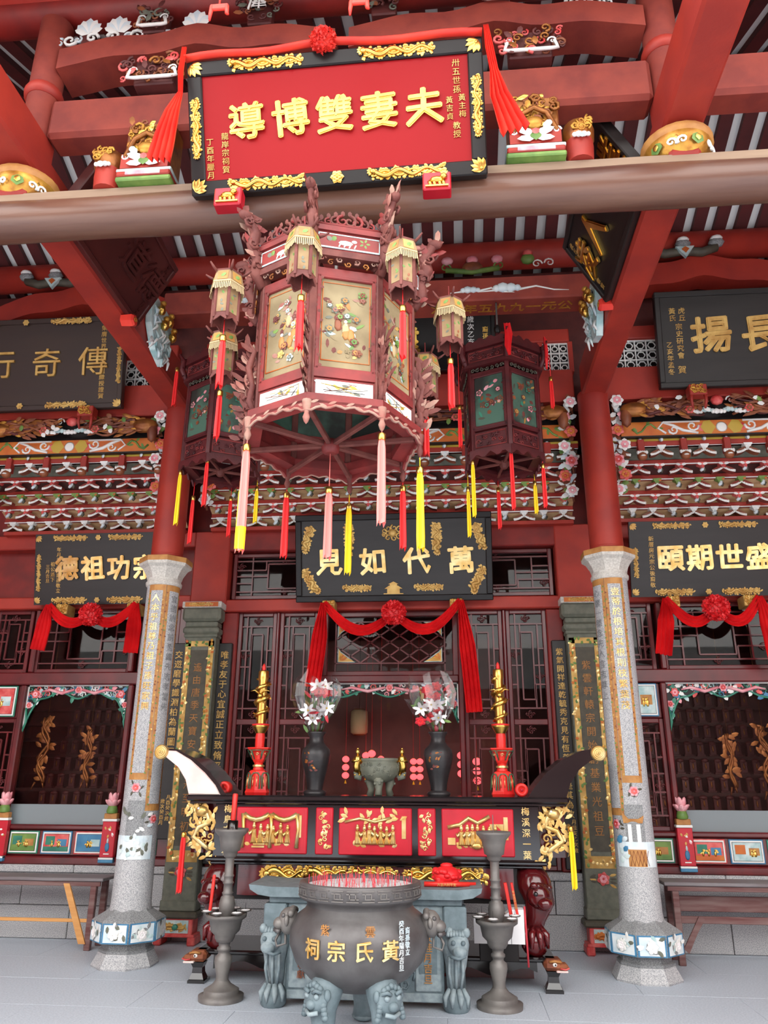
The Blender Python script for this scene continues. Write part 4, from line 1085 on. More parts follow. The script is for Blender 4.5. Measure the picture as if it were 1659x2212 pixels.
# boards in the side bays, below
o = plaque('black board with four gold characters above the left window, partly behind the column', (-3.36, 8.36, 3.44), 1.52, .82, .24, 0, 'board_black', 'board_black', .0, '德祖功宗', .29, 'gold_pale', .31, cz=.42, cx=.1, bold=.035)
small_text(o, '年月廿三房裔孫敬立', -.47, .4, .055, 'gold_soft'); small_text(o, '祖公派下', -.54, .38, .055, 'gold_soft'); small_text(o, '三月吉旦', -.6, .36, .05, 'gold_soft')
for s in (-1, 1): gilt(o, 'dragon', s * .33, .77, .36, .06, -.014, 'gold_soft', 8); gilt(o, 'dragon', s * .33, .05, .36, .07, -.014, 'gold_soft', 9)
gilt(o, 'dragon', -.71, .38, .4, .05, -.014, 'gold_soft', 4, PI / 2)
gilt(o, 'boss', 0, .77, .07, .07, -.014, 'gold_soft'); gilt(o, 'boss', 0, .05, .07, .07, -.014, 'gold_soft'); gilt(o, 'corner', -.74, .03, .1, .08, -.014, 'gold_soft', ang=0); gilt(o, 'corner', -.74, .79, .1, .08, -.014, 'gold_soft', ang=-PI / 2)
o = plaque('black board with four gold characters above the right window', (3.46, 8.36, 3.44), 1.62, .82, .24, 0, 'board_black', 'board_black', .0, '頤期世盛', .29, 'gold_pale', .31, cz=.42, cx=.08, bold=.035)
small_text(o, '新厝房元宗公後裔敬', -.58, .38, .058, 'gold_soft')
for s in (-1, 1): gilt(o, 'dragon', s * .35, .77, .36, .06, -.014, 'gold_soft', 8); gilt(o, 'dragon', s * .35, .05, .36, .07, -.014, 'gold_soft', 9)
gilt(o, 'dragon', -.75, .38, .3, .05, -.014, 'gold_soft', 4, PI / 2)
gilt(o, 'boss', 0, .77, .07, .07, -.014, 'gold_soft'); gilt(o, 'boss', 0, .05, .07, .07, -.014, 'gold_soft'); gilt(o, 'corner', -.79, .03, .1, .08, -.014, 'gold_soft'); gilt(o, 'corner', -.79, .79, .1, .08, -.014, 'gold_soft', ang=-PI / 2)
# boards in the side bays, above the lintel
o = plaque('dark brown board with gold seal-script characters at the left edge of the picture', (-4.1, 7.42, 5.46), 2.36, 1.1, .16, 0, 'board_brown', 'board_brown', .06, '世行奇傳', .36, 'gold_soft', .55, cz=.56, cx=.0, bold=.0)
small_text(o, '榮膺世界吉尼斯組織授證賀', .93, .55, .068, 'gold_soft')
for s in (-1, 1): gilt(o, 'dragon', s * .55, 1.05, .44, .07, -.033, 'gold_soft', 3); gilt(o, 'dragon', s * .55, .05, .44, .07, -.033, 'gold_soft', 4)
gilt(o, 'boss', 0, 1.05, .08, .08, -.033, 'gold_soft'); gilt(o, 'boss', 0, .05, .08, .08, -.033, 'gold_soft'); gilt(o, 'dragon', 1.13, .5, .4, .05, -.033, 'gold_soft', 5, PI / 2); gilt(o, 'corner', 1.16, .02, .1, .1, -.033, 'gold_soft', ang=PI / 2)
o = plaque('black board with large gold characters at the right edge of the picture', (4.14, 7.42, 5.46), 2.4, 1.08, .16, 0, 'board_black', 'board_black', .06, '揚長葉奕', .42, 'gold_soft', .51, cz=.58, cx=.13, bold=.03)
small_text(o, '虎丘', -.92, .82, .075, 'gold_soft'); small_text(o, '黃氏', -1.02, .82, .075, 'gold_soft'); small_text(o, '宗史研究會', -.96, .52, .075, 'gold_soft'); small_text(o, '賀', -.96, .2, .09, 'gold_soft'); small_text(o, '乙亥年孟冬', -1.07, .33, .07, 'gold_soft')
for k, (x, lab) in enumerate(((-3.3, 'gilt bracket holding the board at the left edge, above the phoenix frieze'), (3.3, 'gilt bracket holding the board at the right edge, above the phoenix frieze'))):
    q = thing('board_bracket', lab, 'bracket', (x, 7.36, 5.36), group='gilt brackets of the upper boards')
    MB().box(-.09, .09, -.03, .1, -.02, .1, 'red', .008).build('block', q)
    g = MB().at(tr(0, -.032, .04) @ FACE)
    for j in range(10): g.swirl(-.06 + .013 * j, .03 * math.sin(j * 2), .03, j, 'gold_paint', w=.28, n=8)
    g.build('gilt_relief', q)
    for s in (-1, 1): MB().tube([(s * .07, 0, 0), (s * .075, 0, -.08), (s * .06, .02, -.16)], [.022, .018, .012], 6, 'red').build('drop_leg', q)
# boards leaning on the porch beams
o = plaque('reddish brown hanging board carved with raised characters, leaning inwards on the left porch beam', (-2.09, 5.02, 5.40), 1.46, .68, .5, 0, 'plaque_brown', 'plaque_brown', .05, '  道德', .34, 'plaque_brown', .36, cz=.36, yaw=PI / 2, bold=.02)
small_text(o, '裔孫敬立於乙亥年桂月吉旦', .62, .34, .045, 'brown_red'); small_text(o, '公元一九九五年歲次', -.62, .34, .05, 'brown_red')
o = plaque('black hanging board with gold characters, leaning inwards on the right porch beam', (2.09, 5.0, 5.42), 1.46, .68, .5, 0, 'board_black', 'board_black', .05, '凌人 業', .34, 'gold', .36, cz=.36, yaw=-PI / 2, bold=.035)
small_text(o, '虎丘黃氏宗親會敬賀', -.62, .34, .055, 'gold_soft'); small_text(o, '公元一九九五年', .62, .34, .05, 'gold_soft')
for s in (-1, 1):
    q = MB().at(tr(s * 2.08, 5.6 + (.2 if s > 0 else 0), 5.36 + (.08 if s > 0 else 0)) @ rot('Y', -s * PI / 2)).lathe([(.055, -.06), (.06, .04), (.045, .06)], 6, 'sash_bright', smooth=False)
    q.at(tr(s * 2.02, 5.6 + (.2 if s > 0 else 0), 5.36 + (.08 if s > 0 else 0)) @ rot('Z', -s * PI / 2) @ FACE).swirl(0, 0, .03, 0, 'gold_paint', w=.2)
    q.build('hexagonal_peg', None, 'small hexagonal red peg under the hanging board on the %s porch beam' % ('left' if s < 0 else 'right'), 'peg', 'hexagonal pegs')
o = plaque('black board with gold writing half hidden behind the large lantern', (0, 7.5, 5.82), 2.5, .72, .2, 0, 'black', 'black', .05, '流源遠 ', .34, 'gold', .5, cz=.36)
small_text(o, '歲次乙亥桂月', .98, .36, .08, 'white'); small_text(o, '裔孫敬立', 1.14, .34, .07, 'gold')
# blue carved brackets on the porch beams under the painted tie beam
for s in (-1, 1):
    q = thing('carved_corner_bracket', 'pale blue carved bracket with gilt figures on the inner side of the %s porch beam' % ('left' if s < 0 else 'right'), 'carving', (s * 2.1, 6.25, 5.5), group='blue carved brackets')
    m = MB().at(rot('Z', -s * PI / 2) @ FACE)
    R = random.Random(12 + s)
    MB().at(rot('Z', -s * PI / 2) @ FACE).prism([(-.3, .42), (-.26, .1), (-.1, -.1), (.12, -.16), (.22, .0), (.25, .42)][::1], -.01, .05, 'teal').build('bracket_board', q)
    for k in range(30):
        a, b = R.uniform(-.24, .2), R.uniform(-.1, .36); m.tube([(a, b, .05), (a + R.uniform(-.05, .05), b - .05, .07), (a + R.uniform(-.08, .08), b - .11, .05)], [.01, .016, .006], 5, R.choice(('teal', 'white_blue', 'white')))
    m.build('blue_waves', q)
    g = MB().at(rot('Z', -s * PI / 2) @ FACE)
    for k in range(4):
        a, b = -.15 + .11 * k, .3 - .1 * (k % 2); g.ball((a, b + .07, .1), .03, 'gold_paint', 7, 5).ball((a, b, .09), (.04, .06, .04), 'gold', 7, 5)
        for j in range(3): g.petal(a, b, R.uniform(0, 6), .09, .04, 'gold_paint', .09)
    g.build('gilt_figures', q)

# ================================================================== red sashes with rosettes
def ribbon(mb, path, widths, m, folds=4, depth=.03, y=0, normal=None):
    """pleated cloth strip along a path (x, z) drawn in front of y"""
    K = len(path); n = folds * 2 + 1; vs = []; fs = []
    for i, (x, z) in enumerate(path):
        a = path[max(i - 1, 0)]; b = path[min(i + 1, K - 1)]
        tx, tz = b[0] - a[0], b[1] - a[1]; L = math.hypot(tx, tz) or 1
        nx, nz = -tz / L, tx / L
        w = widths[i]
        for side in (0, 1):
            for j in range(n):
                u = -.5 + j / (n - 1)
                yy = y - (depth * min(1, w / .12)) * (.5 + .5 * math.cos(j * PI + .6 * math.sin(i * .9 + j)) ) + (.006 if side else 0)
                vs.append((x + nx * w * u, yy, z + nz * w * u))
    ring = [0 * n + j for j in range(n)] + [n + j for j in range(n - 1, -1, -1)]
    R2 = len(ring)
    for i in range(K - 1):
        for k in range(R2):
            a, b = ring[k], ring[(k + 1) % R2]
            fs.append((i * 2 * n + a, i * 2 * n + b, (i + 1) * 2 * n + b, (i + 1) * 2 * n + a))
    mb.add(vs, fs, m, False)
    return mb
def rosette(r, m, seed=0):
    """pompom of gathered cloth"""
    q = MB(); R = random.Random(seed)
    q.ball((0, 0, 0), (r * .8, r * .62, r * .8), m, 14, 9)
    for k in range(150):
        z = -1 + 2 * (k + .5) / 150; a = k * 2.39996; c = math.sqrt(1 - z * z)
        d = Vector((c * math.cos(a), c * math.sin(a) * .78, z))
        if d.y > .35: continue
        qd = d.to_track_quat('Z', 'Y').to_matrix().to_4x4()
        q.at(Matrix.Translation(d * r * .72) @ qd @ rot('Z', R.uniform(0, 6)))
        w = r * R.uniform(.2, .3); h = r * R.uniform(.2, .3)
        q.add([(-w, -.2 * w, 0), (-.4 * w, .3 * w, h), (0, -.25 * w, h * .8), (.5 * w, .3 * w, h), (w, -.1 * w, 0), (0, 0, -.1 * w)], [(0, 5, 2, 1), (5, 4, 3, 2)], m)
    q.at(Matrix.Identity(4))
    return q
def lerp_path(a, b, n, sag=0, bow=0):
    return [(a[0] + (b[0] - a[0]) * i / n + bow * math.sin(PI * i / n), a[1] + (b[1] - a[1]) * i / n - sag * math.sin(PI * i / n)) for i in range(n + 1)]
def swag_sash(label, pl, pr, mid, sag, tl, tr_, y, r, m='sash'):
    o = thing('sash', label, 'sash', (0, y, 0), group='red sashes with rosettes')
    for a in (pl, pr):
        p = lerp_path(a, mid, 14, sag); q = MB(); ribbon(q, p, [.07 + .05 * math.sin(PI * i / 14) for i in range(15)], m, 3, .05); q.build('swag', o)
    for a, t in ((pl, tl), (pr, tr_)):
        p = lerp_path(a, t, 12, 0, .01); q = MB(); ribbon(q, p, [.06 + .11 * min(1, i / 5) for i in range(13)], m, 4, .06); q.build('tail', o)
    q = rosette(r, m, 3).build('rosette', o); q.location = (mid[0], -.06, mid[1])
    return o
swag_sash('red sash with rosette swagged under the centre black board', (-.71, 3.40), (.8, 3.41), (.07, 3.27), .25, (-.8, 2.48), (.91, 2.22), 8.265, .145)
swag_sash('red sash with rosette over the left window under the black board', (-3.88, 3.42), (-2.85, 3.42), (-3.35, 3.29), .15, (-3.92, 2.9), (-2.84, 2.86), 8.265, .14)
swag_sash('red sash with rosette over the right window under the black board', (2.97, 3.40), (3.94, 3.41), (3.47, 3.28), .2, (2.88, 2.8), (4.0, 2.72), 8.265, .15)
# gilt rests under the lower boards
for k, (x, lab) in enumerate(((-.66, 'left gilt bracket under the centre black board'), (.75, 'right gilt bracket under the centre black board'), (-3.74, 'left gilt bracket under the black board of the left bay'), (-2.9, 'gilt bracket by the column under the black board of the left bay'), (3.06, 'gilt bracket by the column under the black board of the right bay'), (3.86, 'right gilt bracket under the black board of the right bay'))):
    q = thing('gilt_bracket', lab, 'bracket', (x, 8.33, 3.34), group='gilt brackets of the lower boards')
    MB().box(-.07, .07, -.06, .14, -.03, .09, 'gold_soft', .008).build('block', q)
    g = MB().at(tr(0, -.062, .03) @ FACE)
    for j in range(8): g.swirl(-.05 + .014 * j, .035 * math.sin(j * 2), .026, j, 'gold_paint', w=.28, n=8)
    g.build('gilt_relief', q)
# the bright sash over the crimson board
o = thing('sash', 'bright red sash with rosette draped over the top of the crimson board', 'sash', (0, 3.55, 0), group='red sashes with rosettes')
def onpl(x, z):
    v = FRONT_PLAQUE.matrix_world @ Vector((x, -.05, z)); return v
for a, b in (((-.95, .88), (-.06, .9)), ((.95, .88), (-.06, .9))):
    q = MB(); pts = [onpl(a[0] + (b[0] - a[0]) * i / 8, a[1] + (b[1] - a[1]) * i / 8 + .01 * math.sin(i)) - Vector((0, 3.55, 0)) for i in range(9)]
    q.tube(pts, .03, 7, 'sash_bright', flat=.5); q.build('band', o)
for (path, wd) in (([(-.94, 6.0), (-.945, 5.8), (-.93, 5.62), (-.96, 5.45), (-.98, 5.25), (-1.0, 5.07)], [.03, .035, .03, .09, .13, .15]), ([(.985, 6.0), (1.0, 5.8), (1.02, 5.62), (1.04, 5.4), (1.09, 5.22), (1.12, 5.12)], [.03, .05, .05, .11, .15, .18])):
    pp = []; ww = []
    for i in range(len(path) - 1):
        for k in range(3):
            t = k / 3; pp.append((path[i][0] * (1 - t) + path[i + 1][0] * t, path[i][1] * (1 - t) + path[i + 1][1] * t)); ww.append(wd[i] * (1 - t) + wd[i + 1] * t)
    pp.append(path[-1]); ww.append(wd[-1])
    q = MB(); ribbon(q, pp, ww, 'sash_bright', 4, .05, .0); q.build('tail', o)
v = onpl(-.05, .92); q = rosette(.095, 'sash_bright', 5).build('rosette', o); q.location = v - Vector((0, 3.55, 0))
# ================================================================== lanterns
def tassel(parent, top, cord, L, m, r=.016, cap='gold', tip=None):
    x, y, z = top; r *= 1.12
    q = MB()
    n = 12; prof = []
    for i, (t, k) in enumerate(((0, .75), (.1, 1.0), (.5, 1.05), (.85, 1.15), (1, 1.1))):
        prof.append((r * k, -cord - L * t))
    vs = []; fs = []
    for i, (rr, zz) in enumerate(prof):
        for j in range(n):
            a = 2 * PI * j / n; f = rr * (1 if j % 2 else .72)
            vs.append((f * math.cos(a), f * math.sin(a), zz - (0 if i < 4 else (.012 * ((j * 7) % 5 - 2)))))
    for i in range(len(prof) - 1):
        for j in range(n): fs.append((i * n + j, (i + 1) * n + j, (i + 1) * n + (j + 1) % n, i * n + (j + 1) % n))
    fs.append(tuple(range((len(prof) - 1) * n, len(prof) * n)))
    q.add(vs, fs, m, False)
    if tip: q.lathe([(r * 1.1, -cord - L - .0), (r * 1.2, -cord - L * .78)], 10, tip, cap=False)
    t = q.build('tassel', parent); t.location = (x, y, z)
    MB().lathe([(r * .9, -cord - .0), (r * 1.02, -cord + .01), (r, -cord + .035), (r * .5, -cord + .042)], 10, cap).build('tassel_cap', t)
    MB().tube([(0, 0, 0), (0, 0, -cord + .04)], .003, 5, m).build('tassel_cord', t)
    return t
def face_m(a, ap, z=0): return rot('Z', a) @ tr(0, -ap, z) @ FACE
def ring(mb, n, r0, r1, z0, z1, m, ph):
    """polygonal ring frame"""
    vs = []
    for (r, z) in ((r1, z0), (r1, z1), (r0, z1), (r0, z0)):
        vs += [(r * math.cos(ph + 2 * PI * k / n), r * math.sin(ph + 2 * PI * k / n), z) for k in range(n)]
    fs = []
    for l in range(4):
        for k in range(n): fs.append((l * n + k, l * n + (k + 1) % n, ((l + 1) % 4) * n + (k + 1) % n, ((l + 1) % 4) * n + k))
    return mb.add(vs, fs, m)
def paint_scene(q, w, h, R, pal, n=26):
    for k in range(n):
        x, y = R.uniform(-w, w), R.uniform(-h, h)
        c = R.choice(pal)
        if R.random() < .25: q.flower(x, y, R.uniform(.018, .03), c, R.choice(pal), 0, 5)
        else: q.petal(x, y, R.uniform(0, 6), R.uniform(.03, .07), R.uniform(.015, .03), c, 0, .15)
N8 = 8
bl = thing('palace_lantern', 'large octagonal carved wooden lantern with painted silk panels hanging from the log', 'lantern', (0, 4.1, 3.4), rz=math.radians(-5))
ph = -PI / 2
r0 = .485; ap = r0 * math.cos(PI / 8); hs = r0 * math.sin(PI / 8)
q = MB(); ring(q, 8, .44, .54, .03, .085, 'lantern_wood_red', ph); q.build('bottom_frame', bl)
q = MB(); ring(q, 8, .45, .505, .205, .255, 'lantern_wood_red', ph); q.build('lower_rail', bl)
q = MB(); ring(q, 8, .45, .505, .855, .905, 'lantern_wood_red', ph); q.build('upper_rail', bl)
q = MB(); ring(q, 8, .46, .55, .96, 1.0, 'lantern_wood', ph); q.build('frieze_bottom_rail', bl)
q = MB(); ring(q, 8, .46, .555, 1.13, 1.165, 'lantern_wood_red', ph); q.build('frieze_top_rail', bl)
for k in range(8):
    a = 2 * PI * k / 8; am = a + PI / 8       # corner at angle a, face at angle am (0 looks to the viewer)
    V = rot('Z', a)
    MB().at(V @ tr(0, -r0, 0)).box(-.022, .022, -.02, .03, .08, .97, 'lantern_wood', .006).build('corner_post', bl)
    T = face_m(am, ap, .555)
    R = random.Random(40 + k)
    p = MB().at(T).box(-hs + .03, hs - .03, -.3, .3, -.004, .004, 'silk').box(-hs + .03, hs - .03, -.3, .3, -.012, -.006, 'silk_green').build('silk_panel', bl)
    q = MB().at(face_m(am, ap + .005, .555))
    paint_scene(q, hs - .08, .2, R, ('green_stone', 'lantern_dust', 'carved_brown', 'ochre', 'leaf', 'silk', 'gold_soft', 'lantern_wood', 'teal'), 46)
    for j in range(4):
        x, y = R.uniform(-.05, .06), R.uniform(-.1, .08); q.ball((x, y + .05, 0), (.012, .014, .005), 'hide_pink', 6, 4).ball((x, y, 0), (.022, .045, .006), R.choice(('fringe', 'ochre', 'green_stone', 'carved_brown')), 7, 5)
    q.tube([(-hs + .05, -.24, 0), (-hs + .05, .26, 0), (hs - .05, .26, 0), (hs - .05, -.24, 0), (-hs + .05, -.24, 0)], .004, 4, 'orange')
    q.build('painting', p)
    m = MB().at(face_m(am, ap + .006, .555))
    for s in (-1, 1):
        m.box(s * (hs - .015), s * (hs - .04), -.31, .31, -.01, .012, 'lantern_wood_red', .004); m.box(-hs + .02, hs - .02, s * .285, s * .315, -.01, .012, 'lantern_wood_red', .004)
        for j in range(13): m.petal(s * (hs - .028), -.28 + .046 * j, j * 1.1, .03, .02, 'lantern_wood', .01)
    m.build('panel_frame', p)
    # low white painted panels
    m = MB().at(face_m(am, ap + .006, .145)).box(-hs + .005, hs - .005, -.06, .06, -.02, .004, 'lantern_wood_red', .005)
    m.build('lower_panel', bl)
    m2 = MB().at(face_m(am, ap + .011, .145)).box(-hs + .028, hs - .028, -.042, .042, -.002, .002, 'white')
    for j in range(12): m2.tube([(R.uniform(-.13, .13), R.uniform(-.035, .035), .002) for _ in range(2)], .002, 4, R.choice(('green_stone', 'carved_brown', 'black', 'yellow_line')))
    for j in range(5): m2.petal(R.uniform(-.12, .12), R.uniform(-.03, .02), R.uniform(0, 6), .05, .018, R.choice(('green_stone', 'yellow_line', 'teal')), .002, .1)
    m2.build('landscape_painting', bl)
    # frieze panel
    apf = .54 * math.cos(PI / 8); hf = .54 * math.sin(PI / 8)
    m = MB().at(face_m(am, apf, 1.065)).box(-hf + .01, hf - .01, -.07, .07, -.02, .0, 'lantern_wood_red', .004).build('frieze_panel', bl)
    m2 = MB().at(face_m(am, apf + .003, 1.065)).box(-hf + .03, hf - .03, -.045, .045, -.002, .001, 'red_deep')
    for (x0, x1, y0, y1) in ((-hf + .025, hf - .025, .043, .05), (-hf + .025, hf - .025, -.05, -.04), (-hf + .025, -hf + .032, -.05, .05), (hf - .032, hf - .025, -.05, .05)): m2.box(x0, x1, y0, y1, -.001, .003, 'teal')
    m2.ball((-.02, -.005, 0), (.045, .018, .006), 'white', 8, 5).ball((.03, .012, 0), (.018, .012, .006), 'white', 7, 4)
    for x in (-.05, -.02, .01, .04): m2.tube([(x, -.01, 0), (x - .01, -.035, 0)], .005, 5, 'white')
    for j in range(5): m2.petal(.09, .01, j * 1.25, .035, .014, 'leaf', 0, .2)
    m2.petal(-.1, 0, 1, .04, .03, 'leaf'); m2.petal(-.1, 0, 2.4, .04, .03, 'green_stone'); m2.build('horse_painting', bl)
    # gilded chain below the frieze
    m = MB().at(face_m(am, apf - .01, .94))
    for j in range(7): m.swirl(-.15 + .05 * j, .012 * (-1) ** j, .022, j, 'bronze_gilt' if j % 2 else 'lantern_dust', w=.26, n=8)
    m.build('chain_carving', bl)
    # pierced crest
    m = MB().at(face_m(am, apf, 1.165))
    for j in range(9):
        x = -hf + .04 + (2 * hf - .08) * j / 8; hgt = .05 + .035 * math.cos((j - 4) * .5)
        m.swirl(x, hgt * .6, hgt * .5, PI / 2, 'lantern_wood_red' if j % 2 else 'lantern_wood', hand=1 if j < 4 else -1, w=.25); m.petal(x, hgt, PI / 2, .04, .025, 'lantern_wood', 0)
    m.tube([(-hf + .02, .01, 0), (0, .012, 0), (hf - .02, .01, 0)], .012, 5, 'lantern_wood_red')
    m.build('crest_carving', bl)
    # dragon arm rising from the corner: scaly neck, mane of flames, head
    m = MB().at(V @ tr(0, -.5, .9) @ rot('Z', -PI / 2) @ FACE)      # x outwards, y up, z sideways
    neck = [(0, .0), (.05, .08), (.045, .18), (.085, .27), (.07, .36), (.12, .44), (.17, .47)]
    m.tube([(x, y, 0) for x, y in neck], [.03, .04, .036, .042, .036, .03, .012], 7, 'lantern_wood', flat=.8)
    for j in range(44):
        t = R.random() * 5.99; i = int(t); u = t - i
        x = neck[i][0] * (1 - u) + neck[i + 1][0] * u; y = neck[i][1] * (1 - u) + neck[i + 1][1] * u
        m.petal(x + R.uniform(-.02, .02), y, PI / 2 + R.uniform(-1.5, 1.5), R.uniform(.05, .1), R.uniform(.025, .045), R.choice(('lantern_wood', 'lantern_wood', 'lantern_dust', 'lantern_wood_red')), R.uniform(-.035, .03), .5)
    for j in range(6): m.swirl(.03 + .02 * j, .05 + .07 * j, .035, R.uniform(0, 6), 'lantern_wood', w=.26, z=.03 * (-1) ** j, n=8)
    m.ball((.14, .46, 0), (.05, .035, .03), 'lantern_wood', 8, 6)
    m.build('dragon_arm', bl)
    # phoenix wing carving by the lower corner
    m = MB().at(V @ tr(0, -r0 - .01, .04) @ rot('Z', -PI / 2) @ FACE)
    m.tube([(0, .02, 0), (.045, .1, 0), (.03, .2, 0), (.06, .3, 0), (.03, .42, 0), (.06, .46, 0)], [.018, .02, .018, .022, .016, .006], 6, 'lantern_wood')
    for j in range(46): m.petal(.035 + R.uniform(-.02, .04), .03 + .42 * j / 46, PI / 2 + R.uniform(-1.4, .9), R.uniform(.06, .11), .034, R.choice(('lantern_wood', 'lantern_wood', 'lantern_dust')), R.uniform(-.01, .012), .5)
    for j in range(3): m.swirl(.05, .1 + .12 * j, .03, j, 'lantern_wood', w=.25)
    m.build('phoenix_carving', bl)
    # bottom skirt
    aps = .54 * math.cos(PI / 8); hh = .54 * math.sin(PI / 8)
    m = MB().at(face_m(am, aps - .008, .035)); pr_ = []
    for j in range(17):
        u = -1 + 2 * j / 16; pr_.append((u * hh, -.02 - .035 * abs(u) ** 2 - .008 * math.cos(u * 14)))
    m.prism(pr_ + [(hh, .01), (-hh, .01)], -.008, .008, 'lantern_wood_red'); m.tube([(p[0], p[1], .009) for p in pr_], .007, 5, 'lantern_dust')
    for j in range(8): m.petal(-hh + .02 + j * .048, -.01, .4 * (-1) ** j, .05, .016, 'lantern_dust', .008, .3)
    m.build('skirt', bl)
    MB().at(V @ tr(0, -.53, 0)).lathe([(.0, -.1), (.012, -.085), (.02, -.06), (.012, -.035), (.022, .0), (.026, .04)], 9, 'lantern_dust' if k in (0, 1, 7) else 'lantern_wood').build('pendant', bl)
    MB().at(V).box(-.013, .013, -.5, -.05, .0, .03, 'lantern_wood', .003).build('spoke', bl)
q = MB().lathe([(.03, -.04), (.05, -.03), (.055, .0), (.05, .04), (.03, .05)], 12, 'lantern_wood_red').build('hub', bl)
TS = {0: None, 1: ('tassel_pink', .05, .46, .02, None), 2: ('tassel_yellow', .1, .44, .02, None), 3: ('tassel_red', .06, .36, .018, None), 4: ('tassel_yellow', .1, .42, .018, None), 5: ('tassel_red', .06, .38, .018, None), 6: ('tassel_yellow', .12, .36, .018, None), 7: ('tassel_pink', .06, .56, .02, 'tassel_yellow')}
for k, v in TS.items():
    if v:
        a = 2 * PI * k / 8; tassel(bl, (math.sin(a) * .53, -math.cos(a) * .53, -.1), v[1], v[2], v[0], v[3], 'gold', v[4])
tassel(bl, (0, 0, -.04), .25, .38, 'tassel_pink', .02)
MB().tube([(0, 0, 1.0), (0, 0, 1.645)], .012, 6, 'iron_grey').build('hanging_rod', bl)
MB().at(tr(0, 0, 1.0)).box(-.5, .5, -.015, .015, -.02, .01, 'lantern_wood').box(-.015, .015, -.5, .5, -.02, .01, 'lantern_wood').build('top_cross', bl)
# ---- the small lanterns hung from its arms
def small_lantern(label, loc, rz):
    o = thing('small_lantern', label, 'lantern', loc, rz, group='small lanterns around the large lantern')
    p6 = -PI / 2
    q = MB().lathe([(.072, .02), (.076, .2)], 6, 'small_silk', ph=p6, smooth=False, cap=False); q.build('body', o)
    for k in range(6):
        a = 2 * PI * k / 6
        MB().at(rot('Z', a) @ tr(0, -.075, 0)).box(-.008, .008, -.008, .008, -.0, .225, 'lantern_wood', .002).build('corner_post', o)
        m = MB().at(face_m(a + PI / 6, .066, .11)); R = random.Random(k)
        m.box(-.034, .034, -.1, .1, -.004, -.002, 'lantern_wood').box(-.028, .028, -.075, .08, -.003, .0, 'small_silk')
        for j in range(4): m.petal(R.uniform(-.012, .012), -.05 + .03 * j, R.uniform(0, 6), .026, .014, R.choice(('leaf', 'green_stone', 'carved_brown')), 0, .2)
        m.build('painted_side', o)
        m = MB().at(face_m(a + PI / 6, .066, 0)).prism([(-.036, .012), (-.036, -.02), (-.018, -.008), (0, .006), (.018, -.008), (.036, -.02), (.036, .012)], -.003, .003, 'lantern_wood'); m.build('scalloped_apron', o)
        # fringe
        m = MB().at(face_m(a + PI / 6, .088, .19) @ rot('X', -.12))
        m.box(-.05, .05, .03, .038, -.003, .004, 'fringe')
        for j in range(10): m.box(-.048 + j * .0102, -.048 + j * .0102 + .006, -.012 - .008 * ((j * 5) % 3) / 2, .032, -.001, .001, 'fringe')
        m.build('fringe', o)
        m = MB().at(rot('Z', a)).tube([(0, -.085, .3), (0, -.11, .315), (0, -.135, .335)], [.008, .008, .005], 5, 'lantern_wood'); m.build('eave_horn', o)
    q = MB().lathe([(.1, .225), (.08, .31)], 6, 'small_silk', ph=p6, smooth=False, cap=False).lathe([(.082, .305), (.084, .315), (.06, .318)], 6, 'lantern_wood', ph=p6, smooth=False); q.build('roof', o)
    m = MB()
    for k in range(6):
        m.at(face_m(2 * PI * k / 6 + PI / 6, .0785, .265) @ rot('X', -.2)); m.box(-.03, .03, -.03, .03, -.001, .002, 'gold_soft' if k % 2 else 'ochre'); m.petal(-.012, -.012, .7, .04, .025, 'leaf', .002, .2)
    m.build('roof_painting', o)
    MB().tube([(0, 0, .02), (0, 0, .43)], .0035, 5, 'lantern_wood_red').build('hanging_cord', o)
    tassel(o, (0, 0, .02), .14, .28, 'tassel_red', .017)
    return o
LAB = {0: 'small tan lantern nearest the viewer, left of the painted front corner', 1: 'small tan lantern at the upper right front of the large lantern', 2: 'small tan lantern at the far right side of the large lantern', 3: 'small tan lantern behind the rightmost small lantern, half hidden', 4: 'small tan lantern hidden behind the large lantern', 5: 'small tan lantern at the back left of the large lantern', 6: 'small tan lantern just below and behind the leftmost small lantern', 7: 'leftmost small tan lantern beside the large lantern'}
for k in range(8):
    if k == 4: continue
    a = 2 * PI * k / 8 + math.radians(-5); rr = .72
    dz = {0: 0, 1: .02, 2: -.03, 7: -.06, 6: -.12, 3: -.1, 5: -.12}[k]
    small_lantern(LAB[k], (rr * math.sin(a), 4.1 - rr * math.cos(a), 4.04 + dz), a + (.3 if k % 2 else -.2))
